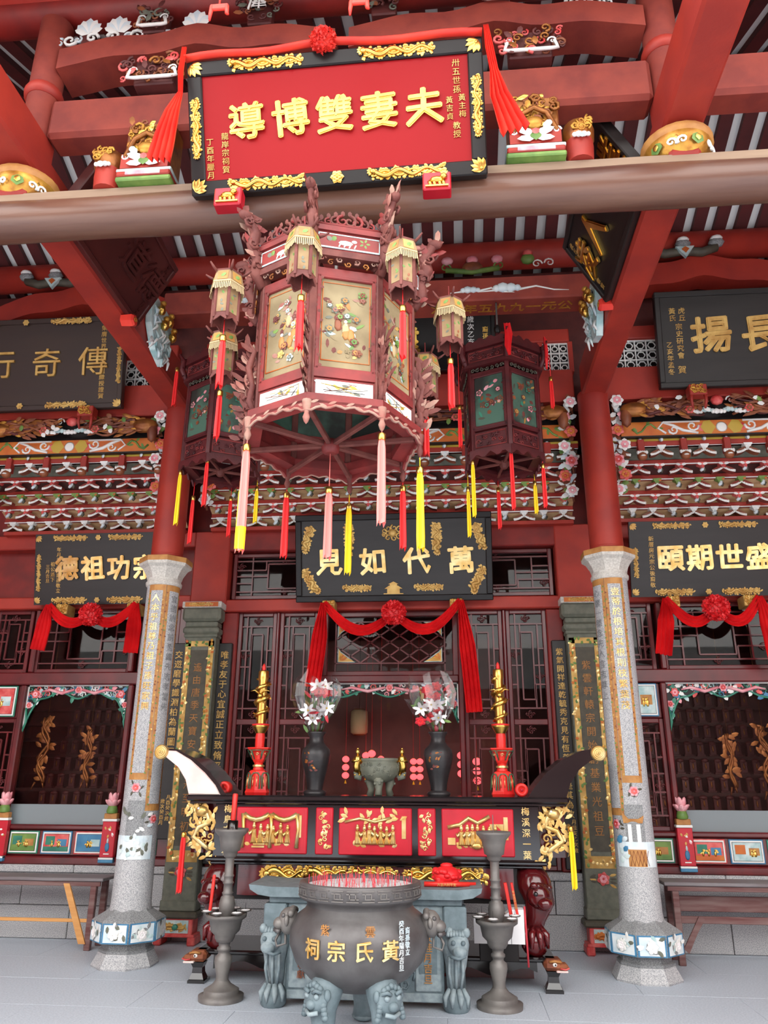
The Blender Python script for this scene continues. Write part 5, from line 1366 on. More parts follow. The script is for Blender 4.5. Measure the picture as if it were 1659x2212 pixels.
# ---- two hexagonal lanterns further back
def hex_lantern(label, loc, rz, tl):
    o = thing('hexagonal_lantern', label, 'lantern', loc, rz, group='dark hexagonal lanterns'); o.scale = (1.143,) * 3
    p6 = -PI / 2; r = .305; apx = r * math.cos(PI / 6); hx = r * math.sin(PI / 6); R = random.Random(77)
    for (a, b, z0, z1, nm, mm) in ((.24, .33, .04, .07, 'bottom_frame', 'lantern_dark'), (.27, .315, .235, .265, 'lower_rail', 'lantern_dark'), (.27, .32, .70, .735, 'upper_rail', 'lantern_dark'), (.29, .36, .775, .8, 'frieze_rail', 'lantern_dark'), (.3, .365, .93, .955, 'top_rail', 'lantern_dark')):
        q = MB(); ring(q, 6, a, b, z0, z1, mm, p6); q.build(nm, o)
    for k in range(6):
        a = 2 * PI * k / 6; am = a + PI / 6; V = rot('Z', a)
        MB().at(V @ tr(0, -r, 0)).box(-.018, .018, -.016, .02, .06, .78, 'lantern_dark', .004).build('corner_post', o)
        p = MB().at(face_m(am, apx, .48)).box(-hx + .02, hx - .02, -.23, .23, -.004, .004, 'silk_green').build('glass_panel', o)
        q = MB().at(face_m(am, apx + .005, .48)); paint_scene(q, hx - .05, .18, R, ('carved_brown', 'pink', 'green_stone_dark', 'sea_green', 'lantern_wood', 'gold_soft'), 26); q.build('painting', p)
        m = MB().at(face_m(am, apx + .006, .48))
        for s in (-1, 1):
            m.box(s * (hx - .008), s * (hx - .035), -.235, .235, -.01, .01, 'lantern_dark', .004).box(-hx + .01, hx - .01, s * .21, s * .235, -.01, .01, 'lantern_dark', .004)
            for j in range(10): m.petal(s * (hx - .02), -.21 + .046 * j, j * 1.3, .026, .018, 'lantern_dark', .008)
        m.build('panel_frame', p)
        for (zc, h2, aa, hh, nm) in ((.15, .075, apx, hx, 'lower_carved_panel'), (.865, .06, .345 * math.cos(PI / 6), .345 * math.sin(PI / 6), 'upper_carved_panel')):
            m = MB().at(face_m(am, aa, zc)).box(-hh + .008, hh - .008, -h2, h2, -.015, 0, 'lantern_dark', .004)
            for j in range(11): m.swirl(-hh + .05 + (2 * hh - .1) * j / 10, R.uniform(-.5, .5) * h2, .02, j, 'lantern_dark' if j % 3 else 'lantern_wood_red', w=.28, z=.004, n=7)
            m.tube([(-hh + .03, -h2 + .02, .002), (hh - .03, -h2 + .02, .002), (hh - .03, h2 - .02, .002), (-hh + .03, h2 - .02, .002), (-hh + .03, -h2 + .02, .002)], .006, 4, 'lantern_wood_red')
            m.build(nm, o)
        m = MB().at(face_m(am, .33 * math.cos(PI / 6), .75))
        for j in range(7): m.swirl(-.12 + .04 * j, 0, .02, j, 'green_stone_dark', w=.28, n=7)
        m.build('chain_carving', o)
        hh = .36 * math.sin(PI / 6)
        m = MB().at(face_m(am, .35 * math.cos(PI / 6), .95)); pr_ = [(-hh + 2 * hh * j / 14, .02 + .035 * abs(math.sin(j * .9)) + .02 * math.sin(PI * j / 14)) for j in range(15)]
        m.prism([(hh, 0), ] + pr_[::-1] + [(-hh, 0)], -.008, .008, 'lantern_dark'); m.build('crest', o)
        hh = .33 * math.sin(PI / 6)
        m = MB().at(face_m(am, .325 * math.cos(PI / 6), .045)); pr_ = [(-hh + 2 * hh * j / 14, -.02 - .018 * math.cos(j * 1.35) - .02 * abs(j / 7 - 1)) for j in range(15)]
        m.prism(pr_ + [(hh, .01), (-hh, .01)], -.007, .007, 'lantern_dark'); m.build('skirt', o)
        m = MB().at(V).tube([(0, -.34, .8), (0, -.38, .88), (0, -.37, .97), (0, -.41, 1.03)], [.02, .026, .022, .008], 6, 'lantern_dark')
        for j in range(8): m.at(V @ tr(0, -.37, .82 + .024 * j) @ rot('Z', j)); m.petal(0, 0, j, .035, .02, 'lantern_dark', 0)
        m.build('corner_finial', o)
        MB().at(V).box(-.01, .01, -.29, -.03, .035, .055, 'lantern_wood', .003).build('spoke', o)
        if tl.get(k):
            for (mm, z, cord, L, rad, nm) in tl[k]: tassel(o, (rad * math.sin(a), -rad * math.cos(a), z), cord, L, mm, .014)
    MB().lathe([(.02, .0), (.035, .02), (.035, .06)], 10, 'lantern_wood').build('hub', o)
    MB().lathe([(.36, .955), (.2, .99), (.07, 1.06), (.03, 1.12), (.02, 1.2), (.012, 1.24)], 6, 'lantern_dark', ph=p6, smooth=False).build('roof', o)
    MB().tube([(0, 0, 1.2), (0, 0, 1.525)], .008, 6, 'iron_grey').build('hanging_rod', o)
    MB().ball((0, 0, 1.26), (.03, .03, .045), 'black', 8, 6).build('hook_knob', o)
    for k in (0, 1):
        a = 2 * PI * k / 6 + .0
        q = MB(); ribbon(q, [(0, .0), (.01, -.1), (0, -.2), (.01, -.28)], [.05, .06, .05, .02], 'sash', 2, .03); rb_ = q.build('red_ribbon', o)
        rb_.location = (.39 * math.sin(a), -.4 * math.cos(a), 1.06); rb_.rotation_euler = (0, 0, a)
    return o
TR, TY = 'tassel_red', 'tassel_yellow'
hex_lantern('dark red hexagonal lantern with green painted panes to the right of the large lantern', (1.194, 6.42, 4.19), math.radians(6),
            {0: [(TR, .03, .02, .44, .3, 0)], 1: [(TR, .02, .08, .3, .31, 0), (TR, .9, .24, .22, .42, 0)], 2: [(TY, .02, .1, .22, .31, 0)], 3: [(TR, .02, .1, .3, .31, 0)], 4: [(TY, .02, .16, .36, .31, 0)], 5: [(TY, .02, .06, .4, .31, 0), (TR, .9, .5, .3, .42, 0)]})
hex_lantern('dark red hexagonal lantern half hidden to the left of the large lantern', (-1.41, 6.42, 4.19), math.radians(-2),
            {0: [(TR, .02, .03, .34, .3, 0)], 1: [(TR, .02, .1, .4, .31, 0)], 2: [(TY, .02, .1, .26, .31, 0)], 3: [(TR, .02, .12, .3, .31, 0)], 4: [(TR, .02, .16, .36, .31, 0)], 5: [(TY, .02, .06, .4, .31, 0), (TR, .9, .04, .3, .42, 0)]})
# ================================================================== altar table
al = thing('altar_table', 'long black lacquered altar table with upturned ends and red panels of gilt figures', 'altar table', (0, 6.97, 0))
D_ = .62
MB().box(-1.63, 1.63, -.07, D_ + .03, 1.372, 1.42, 'black_gloss', .012).build('table_top', al)
MB().box(-1.6, 1.6, -.05, D_, 1.35, 1.372, 'black_gloss', .006).build('top_moulding', al)
MB().box(-1.385, 1.385, 0, D_ - .05, .92, 1.35, 'black_gloss', .006).build('body', al)
MB().box(-1.43, 1.43, -.06, D_, .895, .93, 'black_gloss', .012).box(-1.39, 1.39, -.035, D_ - .03, .872, .895, 'black_gloss', .008).build('ledge_moulding', al)
MB().box(-1.3, 1.3, .05, D_ - .08, .6, .872, 'black').build('waist', al)
def gilt_people(q, w, h, n, R, m='gold_pale'):
    for i in range(n):
        x = -w * .9 + 1.8 * w * (i + .5) / n + R.uniform(-.008, .008); s = R.uniform(.8, 1.0) * h * 1.15
        y = -h * .8
        q.ball((x, y + s * .97, .014), (.017, .021, .016), m, 8, 6).ball((x, y + s * 1.1, .012), (.012, .014, .012), m, 6, 4)
        q.prism([(x - s * .2, y), (x + s * .2, y), (x + s * .15, y + s * .4), (x + s * .13, y + s * .8), (x - s * .13, y + s * .8), (x - s * .15, y + s * .4)], 0, .022, m, .012)
        sg = R.choice((-1, 1)); q.tube([(x + sg * s * .1, y + s * .72, .02), (x + sg * s * .25, y + s * .5, .026), (x + sg * s * .3, y + s * .68, .022)], [.014, .012, .008], 5, m)
        for j in range(3): q.tube([(x - s * .12 + j * s * .12, y + .005, .022), (x - s * .04 + j * s * .04, y + s * .6, .024)], .004, 4, 'gold_soft')
    for j in range(16): q.petal(R.uniform(-w, w), -h * .95 + R.uniform(0, .02), R.uniform(0, PI), .05, .03, R.choice((m, 'gold_soft')), 0)
def altar_panel(x0, x1, kind, seed):
    cx, w = (x0 + x1) / 2, (x1 - x0) / 2; zc, h = 1.14, .185
    p = MB().at(tr(cx, 0, zc) @ FACE).box(-w, w, -h, h, -.004, .016, 'carmine', .008).box(-w + .03, w - .03, -h + .03, h - .03, .006, .0175, 'carmine').build('red_panel', al)
    q = MB().at(tr(cx, -.018, zc) @ FACE); R = random.Random(seed)
    if kind == 'tall':
        for k in range(9): q.swirl(R.uniform(-.03, .03), -.13 + .033 * k, .024, k, 'gold_pale', w=.28, n=8); q.petal(R.uniform(-.03, .03), -.13 + .033 * k, R.uniform(0, 6), .045, .025, 'gold_pale', .004)
    else:
        W, H = w - .05, h - .05
        q.box(W - .035, W, -H * .4, H * .9, 0, .008, 'gold_pale')
        gilt_people(q, W * .72, H * .95, 7 if kind != 'hall' else 6, R)
        if kind == 'hall':
            for x in (-W * .95, -W * .02, W * .86): q.tube([(x, -H, .01), (x + .01, 0, .014), (x, H, .01)], [.02, .014, .02], 6, 'gold_pale')
            for s in (-.5, .43): q.tube([(W * s - W * .42, H * .95, .01), (W * s - W * .2, H * .7, .014), (W * s, H * .62, .014), (W * s + W * .2, H * .7, .014), (W * s + W * .42, H * .95, .01)], .022, 6, 'gold_pale')
            for j in range(6): q.box(-W * .62 + j * .012, -W * .2, -H + j * .02, -H + j * .02 + .014, 0, .012 - j * .001, 'gold_pale')
        elif kind == 'trees':
            for k in range(18): q.petal(R.uniform(-W, W * .8), R.uniform(H * .5, H), R.uniform(0, 6), .07, .03, 'gold_pale', .004)
            q.tube([(-W, H * .55, .006), (-W * .5, H * .75, .006), (0, H * .55, .006), (W * .5, H * .8, .006)], .014, 5, 'gold_pale')
        else:
            q.tube([(-W, H * .3, .01), (-W * .6, H * .45, .01), (-W * .3, H * .85, .01), (0, H * .55, .01), (W * .4, H * .95, .01)], .018, 6, 'gold_pale')
            q.box(W * .4, W * .85, -.01, H * .5, 0, .008, 'gold_pale'); q.prism([(W * .45, H * .1), (W * .8, H * .1), (W * .62, H * .4)], .006, .012, 'carmine')
            q.box(-W, -W * .75, -H * .7, -H * .3, 0, .01, 'gold_pale').ball((-W * .05, -H * .75, .014), (.05, .03, .02), 'gold_pale')
    q.build('gilt_relief', p)
altar_panel(-1.19, -.57, 'hall', 1); altar_panel(-.5, -.35, 'tall', 2); altar_panel(-.3, .32, 'trees', 3); altar_panel(.37, .52, 'tall', 4); altar_panel(.57, 1.17, 'bridge', 5)
lettering('inscription', al, '梅溪深一葉', .07, 'gold_pale', tr(1.27, -.002, 1.14) @ FACE, depth=.006, bold=.015, vertical=True, gap=1.2)
lettering('inscription', al, '梅鳥吉祥春', .07, 'gold_pale', tr(-1.27, -.002, 1.14) @ FACE, depth=.006, bold=.015, vertical=True, gap=1.2)
for s in (-1, 1):
    nm = 'left' if s < 0 else 'right'
    # upturned end
    poly = [(1.3, 1.42), (1.36, 1.5), (1.47, 1.62), (1.62, 1.73), (1.78, 1.8), (1.9, 1.81), (1.95, 1.775), (1.93, 1.73), (1.85, 1.72), (1.74, 1.64), (1.66, 1.53), (1.62, 1.42)]
    pl = [(s * a, b) for a, b in poly]
    if s > 0: pl = pl[::-1]
    m = MB().at(tr(0, D_ - .1, 0) @ FACE).prism(pl, 0, D_ - .1, 'black_gloss'); m.build('upturned_end', al, 'black lacquered upturned end of the altar')
    if s < 0:  # only the left end has a pale pink front face
        m = MB().at(tr(0, -.001, 0) @ FACE).prism([(s * a, b) for a, b in [(1.35, 1.42), (1.4, 1.5), (1.5, 1.6), (1.64, 1.71), (1.78, 1.785), (1.89, 1.79), (1.87, 1.735), (1.75, 1.65), (1.67, 1.54), (1.63, 1.42)]], 0, .014, 'hide_pink', .01); m.build('pale_pink_face', al)
    m = MB().at(tr(s * 1.91, -.0, 1.775) @ FACE).lathe([(.062, -.02), (.064, .02), (.056, .03)], 20, 'gold_pale')
    for r_, z_ in ((.052, .03), (.036, .036), (.02, .044)): m.lathe([(r_, z_ - .008), (r_ * .96, z_ + .008), (r_ * .8, z_ + .008)], 18, 'gold_pale')
    m.ball((0, 0, .05), .012, 'gold_pale'); m.build('gilt_spiral_cap', al)
    # gilt dragon bracket under the overhang
    m = MB().at(tr(s * 1.5, .02, 1.16) @ FACE); R = random.Random(8)
    pts = [(-s * .1, -.2, 0), (-s * .02, -.13, .02), (s * .07, -.08, 0), (s * .02, .0, .02), (-s * .07, .03, 0), (-s * .05, .1, .02), (s * .05, .1, 0), (s * .08, .16, .02)]
    m.tube(pts, [.014, .022, .025, .025, .024, .025, .022, .014], 8, 'gold_pale')
    for k in range(9): m.swirl(R.uniform(-.08, .08), R.uniform(-.14, .16), .04, R.uniform(0, 6), 'gold_soft', w=.24, z=.005)
    for k in range(64): p = pts[k % 8]; m.petal(p[0] + R.uniform(-.05, .05), p[1] + R.uniform(-.04, .04), R.uniform(0, 6), .07, .03, 'gold_soft' if k % 3 else 'gold_pale', .02)
    m.ball((s * .0, .13, .03), (.06, .045, .04), 'gold_pale').ball((-.02, .15, .065), .012, 'white', 6, 4)
    m.build('gilt_dragon_bracket', al)
    MB().box(s * 1.39, s * 1.6, .08, .1, .95, 1.35, 'lacquer_red').build('bracket_board', al)
    tm = tassel(al, (s * 1.63, -.05, 1.2 if s > 0 else 1.12), .04, .42, 'tassel_yellow' if s > 0 else 'tassel_red', .02)
    # lion corner leg
    lg_ = MB(); cx = s * 1.28
    lg_.tube([(cx, .12, .872), (cx + s * .04, .06, .74), (cx + s * .07, .02, .62), (cx + s * .03, .06, .5), (cx, .1, .4)], [.12, .14, .12, .085, .08], 12, 'lacquer_red')
    lg_.ball((cx + s * .06, -.06, .68), (.1, .09, .1), 'lacquer_red', 12, 8).ball((cx + s * .1, -.13, .63), (.065, .055, .05), 'lacquer_red', 10, 7)
    for k in range(5): lg_.ball((cx + s * (.02 + .03 * k), -.12 + .02 * k, .76 - .006 * k), (.035, .03, .025), 'lacquer_red', 8, 6)
    for k in range(2): lg_.ball((cx + s * (.03 + .08 * k), -.135 + .04 * k, .7), (.022, .02, .018), 'black_gloss', 7, 5)
    lg_.tube([(cx + s * .05, -.12, .6), (cx + s * .12, -.14, .59), (cx + s * .15, -.08, .61)], .014, 6, 'maroon')
    lg_.build('lion_leg', al)
    ft = MB(); ft.ball((cx + s * .02, .06, .33), (.115, .12, .11), 'lacquer_red', 12, 8)
    for k in range(4): a = -PI / 2 + (k - 1.5) * .55; ft.tube([(cx + .02 * s + .05 * math.cos(a), .06 + .05 * math.sin(a), .44), (cx + .02 * s + .12 * math.cos(a), .06 + .12 * math.sin(a), .39), (cx + .02 * s + .13 * math.cos(a), .06 + .13 * math.sin(a), .3)], [.03, .03, .012], 7, 'lacquer_red')
    ft.build('claw_foot', al)
    # base stand feet with painted beast heads
    m = MB().at(tr(s * 1.42, -.02, 0)).prism([(-.07, -.06), (.07, -.06), (.07, .1), (-.07, .1)], 0, .02, 'black_gloss')
    m.lathe([(.075, 0), (.085, .03), (.06, .07), (.055, .11), (.08, .15)], 4, 'black_gloss', ph=PI / 4, smooth=False); m.build('stand_foot', al)
    m = MB().at(tr(s * 1.42, -.03, .19)).box(-.075, .075, -.07, .1, -.035, .045, 'carved_brown', .025).box(s * .03, s * .12, -.075, .05, -.03, .015, 'carved_brown', .02).box(s * .02, s * .11, -.08, .04, -.042, -.028, 'hide_pink', .005).ball((s * .01, -.072, .012), (.018, .008, .015), 'white', 8, 5).ball((s * .014, -.079, .012), .007, 'black', 6, 4)
    m.tube([(-s * .03, -.07, .03), (s * .01, -.078, .038), (s * .06, -.07, .03)], .01, 5, 'ochre').swirl(0, 0, 0.001, 0, 'ochre'); m.tube([(s * .05, -.08, -.012), (s * .09, -.08, -.018), (s * .12, -.07, -.01)], .006, 5, 'flower_red')
    m.build('painted_beast_head', al)
MB().box(-1.45, 1.45, -.04, D_, .2, .235, 'black_gloss', .012).build('base_stand', al)
m = MB().at(tr(0, -.03, 0) @ FACE); pr_ = [(-1.3 + 2.6 * k / 40, .13 - .03 * math.cos(k * .9)) for k in range(41)]
m.prism(pr_ + [(1.3, .2), (-1.3, .2)], -.02, .0, 'black_gloss'); m.build('scalloped_apron', al)
MB().box(-1.3, 1.3, .3, .34, .02, .2, 'lacquer_red').build('stand_back_board', al)
# curved lacquer frame and gilt dragons of the waist
m = MB().at(tr(0, .0, 0) @ FACE); pr_ = [(-1.15 + 2.3 * k / 30, .62 + .05 * (abs(k - 15) / 15) ** 2 - .03 * math.cos(k * .42)) for k in range(31)]
m.prism(pr_ + [(1.15, .872), (-1.15, .872)], -.03, .0, 'lacquer_red'); m.build('waist_apron', al)
for k, (x, w) in enumerate(((-.75, .3), (-.38, .3), (.02, .34), (.45, .3), (.78, .26))):
    m = MB().at(tr(x, -.005, .805) @ FACE).beast(-w / 2, w / 2, 0, .125, 'gold', 0, k, 1.2); m.build('gilt_waist_dragon', al)

# ================================================================== things on the altar
Z0 = 1.42
def vase(x, label, seed):
    o = thing('vase', label, 'vase', (x, 7.25, Z0), group='black altar vases')
    MB().lathe([(.085, 0), (.095, .015), (.09, .03), (.062, .045)], 24, 'vase_black').build('foot_ring', o)
    MB().lathe([(.062, .04), (.068, .1), (.085, .18), (.11, .28), (.118, .34), (.11, .39), (.075, .43), (.058, .46), (.058, .5), (.075, .53), (.078, .545), (.066, .545), (.05, .5)], 28, 'vase_black', cap=False).build('body', o)
    m = MB(); R = random.Random(seed)
    for k in range(14): m.petal(R.uniform(-.04, .04), R.uniform(.2, .37), R.uniform(0, 6), .035, .018, 'bronze_gilt' if k % 2 else 'brown_red', .0, .2)
    for i, v in enumerate(m.v):
        a = -.25 + v.x / .115; rr = .114 if .26 < v.y < .37 else .102; m.v[i] = Vector(((rr + v.z) * math.sin(a), -(rr + v.z) * math.cos(a), v.y))
    m.build('faded_painting', o); o.scale = (1.12, 1.12, 1)
vase(at(680, 1720, 7.25).x, 'black porcelain vase on the altar, left of the stone censer', 1); vase(at(948, 1720, 7.25).x, 'black porcelain vase on the altar, right of the stone censer', 2)
def bouquet(x, label, seed, lean):
    o = thing('bouquet', label, 'bouquet', (x, 7.25, Z0 + .5), group='wrapped altar bouquets'); R = random.Random(seed); o.scale = (1.22, 1.1, 1.08)
    S = tr(0, 0, 0) @ rot('Y', lean)
    m = MB().at(S)
    n = 18; rows = []
    vs = []; fs = []
    prof = [(.03, .0), (.07, .1), (.14, .22), (.18, .34), (.17, .44), (.15, .5)]
    for i, (r, z) in enumerate(prof):
        for k in range(n):
            a = 2 * PI * k / n; q = r * (1 + (.14 if k % 2 else -.1) * min(1, i / 2)) ; vs.append((q * math.cos(a), q * math.sin(a) * .7, z + (R.uniform(-.05, .07) if i == 5 else R.uniform(-.01, .01))))
    for i in range(5):
        for k in range(n): fs.append((i * n + k, i * n + (k + 1) % n, (i + 1) * n + (k + 1) % n, (i + 1) * n + k))
    m.add(vs, fs, 'cellophane'); m.build('cellophane_wrap', o)
    for k in range(15):
        a = R.uniform(0, 2 * PI); d = R.uniform(.02, .12)
        x2, y2, z2 = d * math.cos(a), d * math.sin(a) * .5 - .04, R.uniform(.14, .42)
        m = MB().at(S @ tr(x2, y2, z2) @ FACE @ rot('X', R.uniform(-.4, .4)))
        if k % 5 in (0, 2):
            for j in range(6): m.petal(0, 0, j * PI / 3 + a, .068, .028, 'lily', 0, .5)
            m.ball((0, 0, .012), .008, 'yellow_line', 6, 4); m.build('white_lily', o)
        else:
            m.flower(0, 0, .045, 'carmine', 'sash', 0, 6, a); m.build('red_rose', o)
    m = MB().at(S)
    for k in range(9): a = R.uniform(0, 6); m.tube([(0, 0, -.1), (.04 * math.cos(a), .03 * math.sin(a), .15), (.1 * math.cos(a), .06 * math.sin(a), .36)], .004, 5, 'leaf')
    for k in range(14): m.at(S @ tr(R.uniform(-.1, .1), R.uniform(-.08, .03), R.uniform(.1, .42)) @ FACE); m.petal(0, 0, R.uniform(0, 6), .09, .025, R.choice(('leaf', 'carmine', 'fringe')), 0, .3)
    m.build('stems_and_leaves', o)
bouquet(at(680, 1600, 7.25).x, 'cellophane wrapped bouquet of lilies and roses in the left vase', 4, .02); bouquet(at(948, 1600, 7.25).x, 'cellophane wrapped bouquet of lilies and roses in the right vase', 9, -.16)
# stone censer with gilt boys on its ears
xc = at(820, 1720, 7.2).x
o = thing('stone_censer', 'small grey carved stone censer in the middle of the altar', 'censer', (xc, 7.2, Z0))
MB().lathe([(.06, .11), (.12, .13), (.165, .18), (.175, .23), (.165, .27), (.155, .28), (.165, .29), (.17, .31), (.155, .315), (.14, .28)], 28, 'green_stone', cap=False).lathe([(.0, .285), (.145, .285)], 24, 'ash', cap=False).build('bowl', o)
for a in (-PI / 2, PI / 6, 5 * PI / 6):
    m = MB().tube([(.09 * math.cos(a), .09 * math.sin(a), .15), (.1 * math.cos(a), .1 * math.sin(a), .1), (.09 * math.cos(a), .09 * math.sin(a), .05), (.105 * math.cos(a), .105 * math.sin(a), .0)], [.05, .042, .03, .034], 8, 'green_stone')
    for k in range(4): m.ball((.13 * math.cos(a) + .02 * (k - 1.5) * math.sin(a), .13 * math.sin(a) + .02 * (k - 1.5) * -math.cos(a), .12 - .02 * (k % 2)), .014, 'green_stone', 6, 4)
    m.build('leg', o)
m = MB(); R = random.Random(2)
for k in range(40):
    a = R.uniform(-PI, 0); z = R.uniform(.17, .27); r = .172 if z > .2 else .158
    m.at(tr(r * math.cos(a), r * math.sin(a), z) @ rot('Z', a + PI / 2) @ FACE); m.swirl(0, 0, .018, R.uniform(0, 6), 'green_stone', w=.22, n=7)
m.build('carved_relief', o)
for s in (-1, 1): MB().at(tr(s * .19, 0, .17)).tube([(-s * .03, 0, -.02), (s * .02, 0, -.01), (s * .03, 0, .03)], [.03, .028, .02], 7, 'green_stone').build('ear', o)
for s in (-1, 1):
    g = thing('gilt_boy_figure', 'small golden boy statuette on the %s ear of the stone censer' % ('left' if s < 0 else 'right'), 'figurine', (xc + s * .2, 7.2, Z0 + .195), group='golden boy statuettes')
    m = MB().tube([(0, 0, .0), (s * .01, 0, .05), (0, 0, .09), (0, 0, .13), (0, 0, .15)], [.03, .034, .036, .03, .012], 9, 'gold').ball((0, -.004, .175), (.022, .022, .025), 'gold', 9, 7).ball((0, 0, .2), .011, 'gold', 6, 5)
    for t in (-1, 1): m.tube([(t * .025, 0, .12), (t * .045, -.02, .09), (t * .02 - s * .03, -.045, .1)], [.013, .011, .009], 6, 'gold').tube([(t * .015, 0, .02), (t * .022, -.01, -.02), (t * .02, -.025, -.025)], [.015, .011, .008], 6, 'gold')
    m.build('body', g)
    m = MB().ball((-.008, -.024, .18), .004, 'black', 5, 4).ball((.008, -.024, .18), .004, 'black', 5, 4); m.build('eyes', g)
# red and green candle stands with gilt dragon candles
def dragon_candle(x, label, seed):
    o = thing('dragon_candle_stand', label, 'candle stand', (x, 7.22, Z0), group='dragon candle stands'); f = PI / 6
    MB().lathe([(.105, 0), (.115, .02), (.105, .04), (.09, .17), (.08, .2), (.06, .21)], 6, 'candle_red', ph=f, smooth=False).build('base', o)
    m = MB()
    for k in range(6):
        a = k * PI / 3; m.at(rot('Z', a) @ tr(0, -.0915, .11) @ FACE @ rot('X', -.09)); m.tube([(-.042, -.06, 0), (-.04, .05, 0), (-.02, .075, 0), (.02, .075, 0), (.04, .05, 0), (.042, -.06, 0)], .006, 4, 'green_paint')
        m.tube([(-.022, -.04, .002), (-.022, .04, .002)], .004, 4, 'gold_pale'); m.tube([(.012, -.04, .002), (.012, .05, .002)], .004, 4, 'gold_pale')
    m.build('green_trim', o)
    MB().lathe([(.045, .2), (.05, .22), (.04, .24), (.04, .27), (.05, .28)], 14, 'candle_red').lathe([(.052, .235), (.056, .245), (.052, .255)], 14, 'gold_pale').build('stem', o)
    MB().lathe([(.045, .275), (.06, .3), (.075, .36), (.11, .395), (.112, .405), (.08, .405)], 6, 'candle_red', ph=f, smooth=False).build('cup', o)
    m = MB()
    for k in range(6):
        a = k * PI / 3; m.at(rot('Z', a) @ tr(0, -.075, .345) @ FACE @ rot('X', .5)); m.tube([(-.03, -.05, 0), (-.045, .04, 0), (.045, .04, 0), (.03, -.05, 0)], .005, 4, 'green_paint'); m.swirl(0, 0, .018, 0, 'gold_pale', w=.2, n=7)
    m.build('cup_trim', o)
    MB().lathe([(.042, .4), (.045, .5), (.04, .53)], 14, 'candle_red').lathe([(.045, .53), (.075, .585), (.08, .6), (.05, .6)], 14, 'gold').lathe([(.08, .598), (.083, .61), (.06, .615)], 14, 'candle_red').build('upper_stem', o)
    MB().lathe([(.042, .61), (.045, .66), (.042, 1.0), (.048, 1.02), (.048, 1.09), (.04, 1.1)], 16, 'gold').build('gilt_candle', o)
    m = MB(); R = random.Random(seed); pts = []
    for k in range(26):
        t = k / 25; a = t * 3.2 * 2 * PI + seed; pts.append((.056 * math.cos(a), .056 * math.sin(a), .64 + .38 * t))
    m.tube(pts, [.012 + .012 * math.sin(PI * k / 25) for k in range(26)], 7, 'gold')
    for k in range(40):
        p = pts[R.randrange(26)]; m.at(tr(*p) @ rot('Z', R.uniform(0, 6)) @ rot('X', R.uniform(0, 3))); m.petal(0, 0, R.uniform(0, 6), .045, .018, 'gold', 0, .5)
    m.at(tr(0, -.08, .86)); m.ball((0, 0, 0), (.03, .04, .028), 'gold', 8, 6)
    for s in (-1, 1): m.tube([(s * .01, 0, .02), (s * .05, -.02, .05), (s * .09, -.02, .04)], [.009, .007, .003], 5, 'gold')
    m.build('gilt_dragon', o)
    MB().lathe([(.014, 1.095), (.018, 1.12), (.014, 1.15), (0, 1.17)], 9, 'candle_red').build('red_flame_bulb', o)
dragon_candle(at(555, 1715, 7.22).x, 'red and gilt dragon candle stand at the left end of the altar', 1); dragon_candle(at(1087, 1715, 7.22).x, 'red and gilt dragon candle stand at the right end of the altar', 3)
for s, px, lab in ((-1, 484, 'round red wax candle disc by the left upturned end of the altar'), (1, 1127, 'round red wax candle disc by the right upturned end of the altar')):
    p = at(px, 1712, 7.1)
    o = thing('red_candle_disc', lab, 'candle', (p.x, 7.08, Z0 + .056), group='round red candle discs')
    MB().at(FACE).lathe([(.05, -.1), (.056, -.09), (.056, .0), (.05, .012), (.03, .012), (.026, .0), (0, .0)], 20, 'candle_red').build('disc', o)
    MB().at(FACE).lathe([(.014, -.002), (.012, .012), (0, .014)], 10, 'carmine').build('core', o)

# ================================================================== stone offering table in front
st = thing('stone_offering_table', 'blue-grey carved stone offering table with beast legs before the altar', 'table', (0, 6.32, 0)); st.scale = (1, 1, .965)
pr_ = [(-.86, .8), (-.8, .765), (-.7, .75), (.7, .75), (.8, .765), (.86, .8), (.87, .835), (.8, .83), (.7, .82), (-.7, .82), (-.8, .83), (-.87, .835)]
MB().at(tr(0, .5, 0) @ FACE).prism(pr_, 0, .58, 'grey_stone').build('table_top', st)
MB().box(-.72, .72, -.03, .47, .7, .75, 'grey_stone', .008).build('top_moulding', st)
MB().box(-.58, .58, .02, .05, .08, .7, 'grey_stone', .006).build('front_panel', st)
for (x0, x1) in ((-.56, -.37), (.37, .56)):
    MB().box(x0, x1, .005, .03, .12, .55, 'grey_stone_light', .008).build('side_slab', st)
    MB().box(x0 + .03, x1 - .03, .0, .01, .24, .52, 'grey_stone').build('inscription_panel', st)
MB().box(-.58, .58, .0, .03, .57, .7, 'grey_stone_light', .006).box(-.57, .57, .01, .03, .05, .11, 'grey_stone_light', .006).build('rail', st)
m = MB().at(tr(0, .018, .35) @ FACE); R = random.Random(6)
for k in range(60): m.swirl(R.uniform(-.34, .34), R.uniform(-.22, .2), R.uniform(.03, .05), R.uniform(0, 6), 'grey_stone', w=.2, n=8)
m.build('carved_relief', st)
lettering('inscription', st, '乙亥桂月吉旦', .066, 'ochre', tr(.465, -.002, .38) @ FACE, depth=.006, bold=.01, vertical=True, gap=1.05)
lettering('inscription', st, '虎丘黃氏敬獻', .062, 'carved_brown', tr(-.465, -.002, .38) @ FACE, depth=.006, bold=.0, vertical=True, gap=1.05)
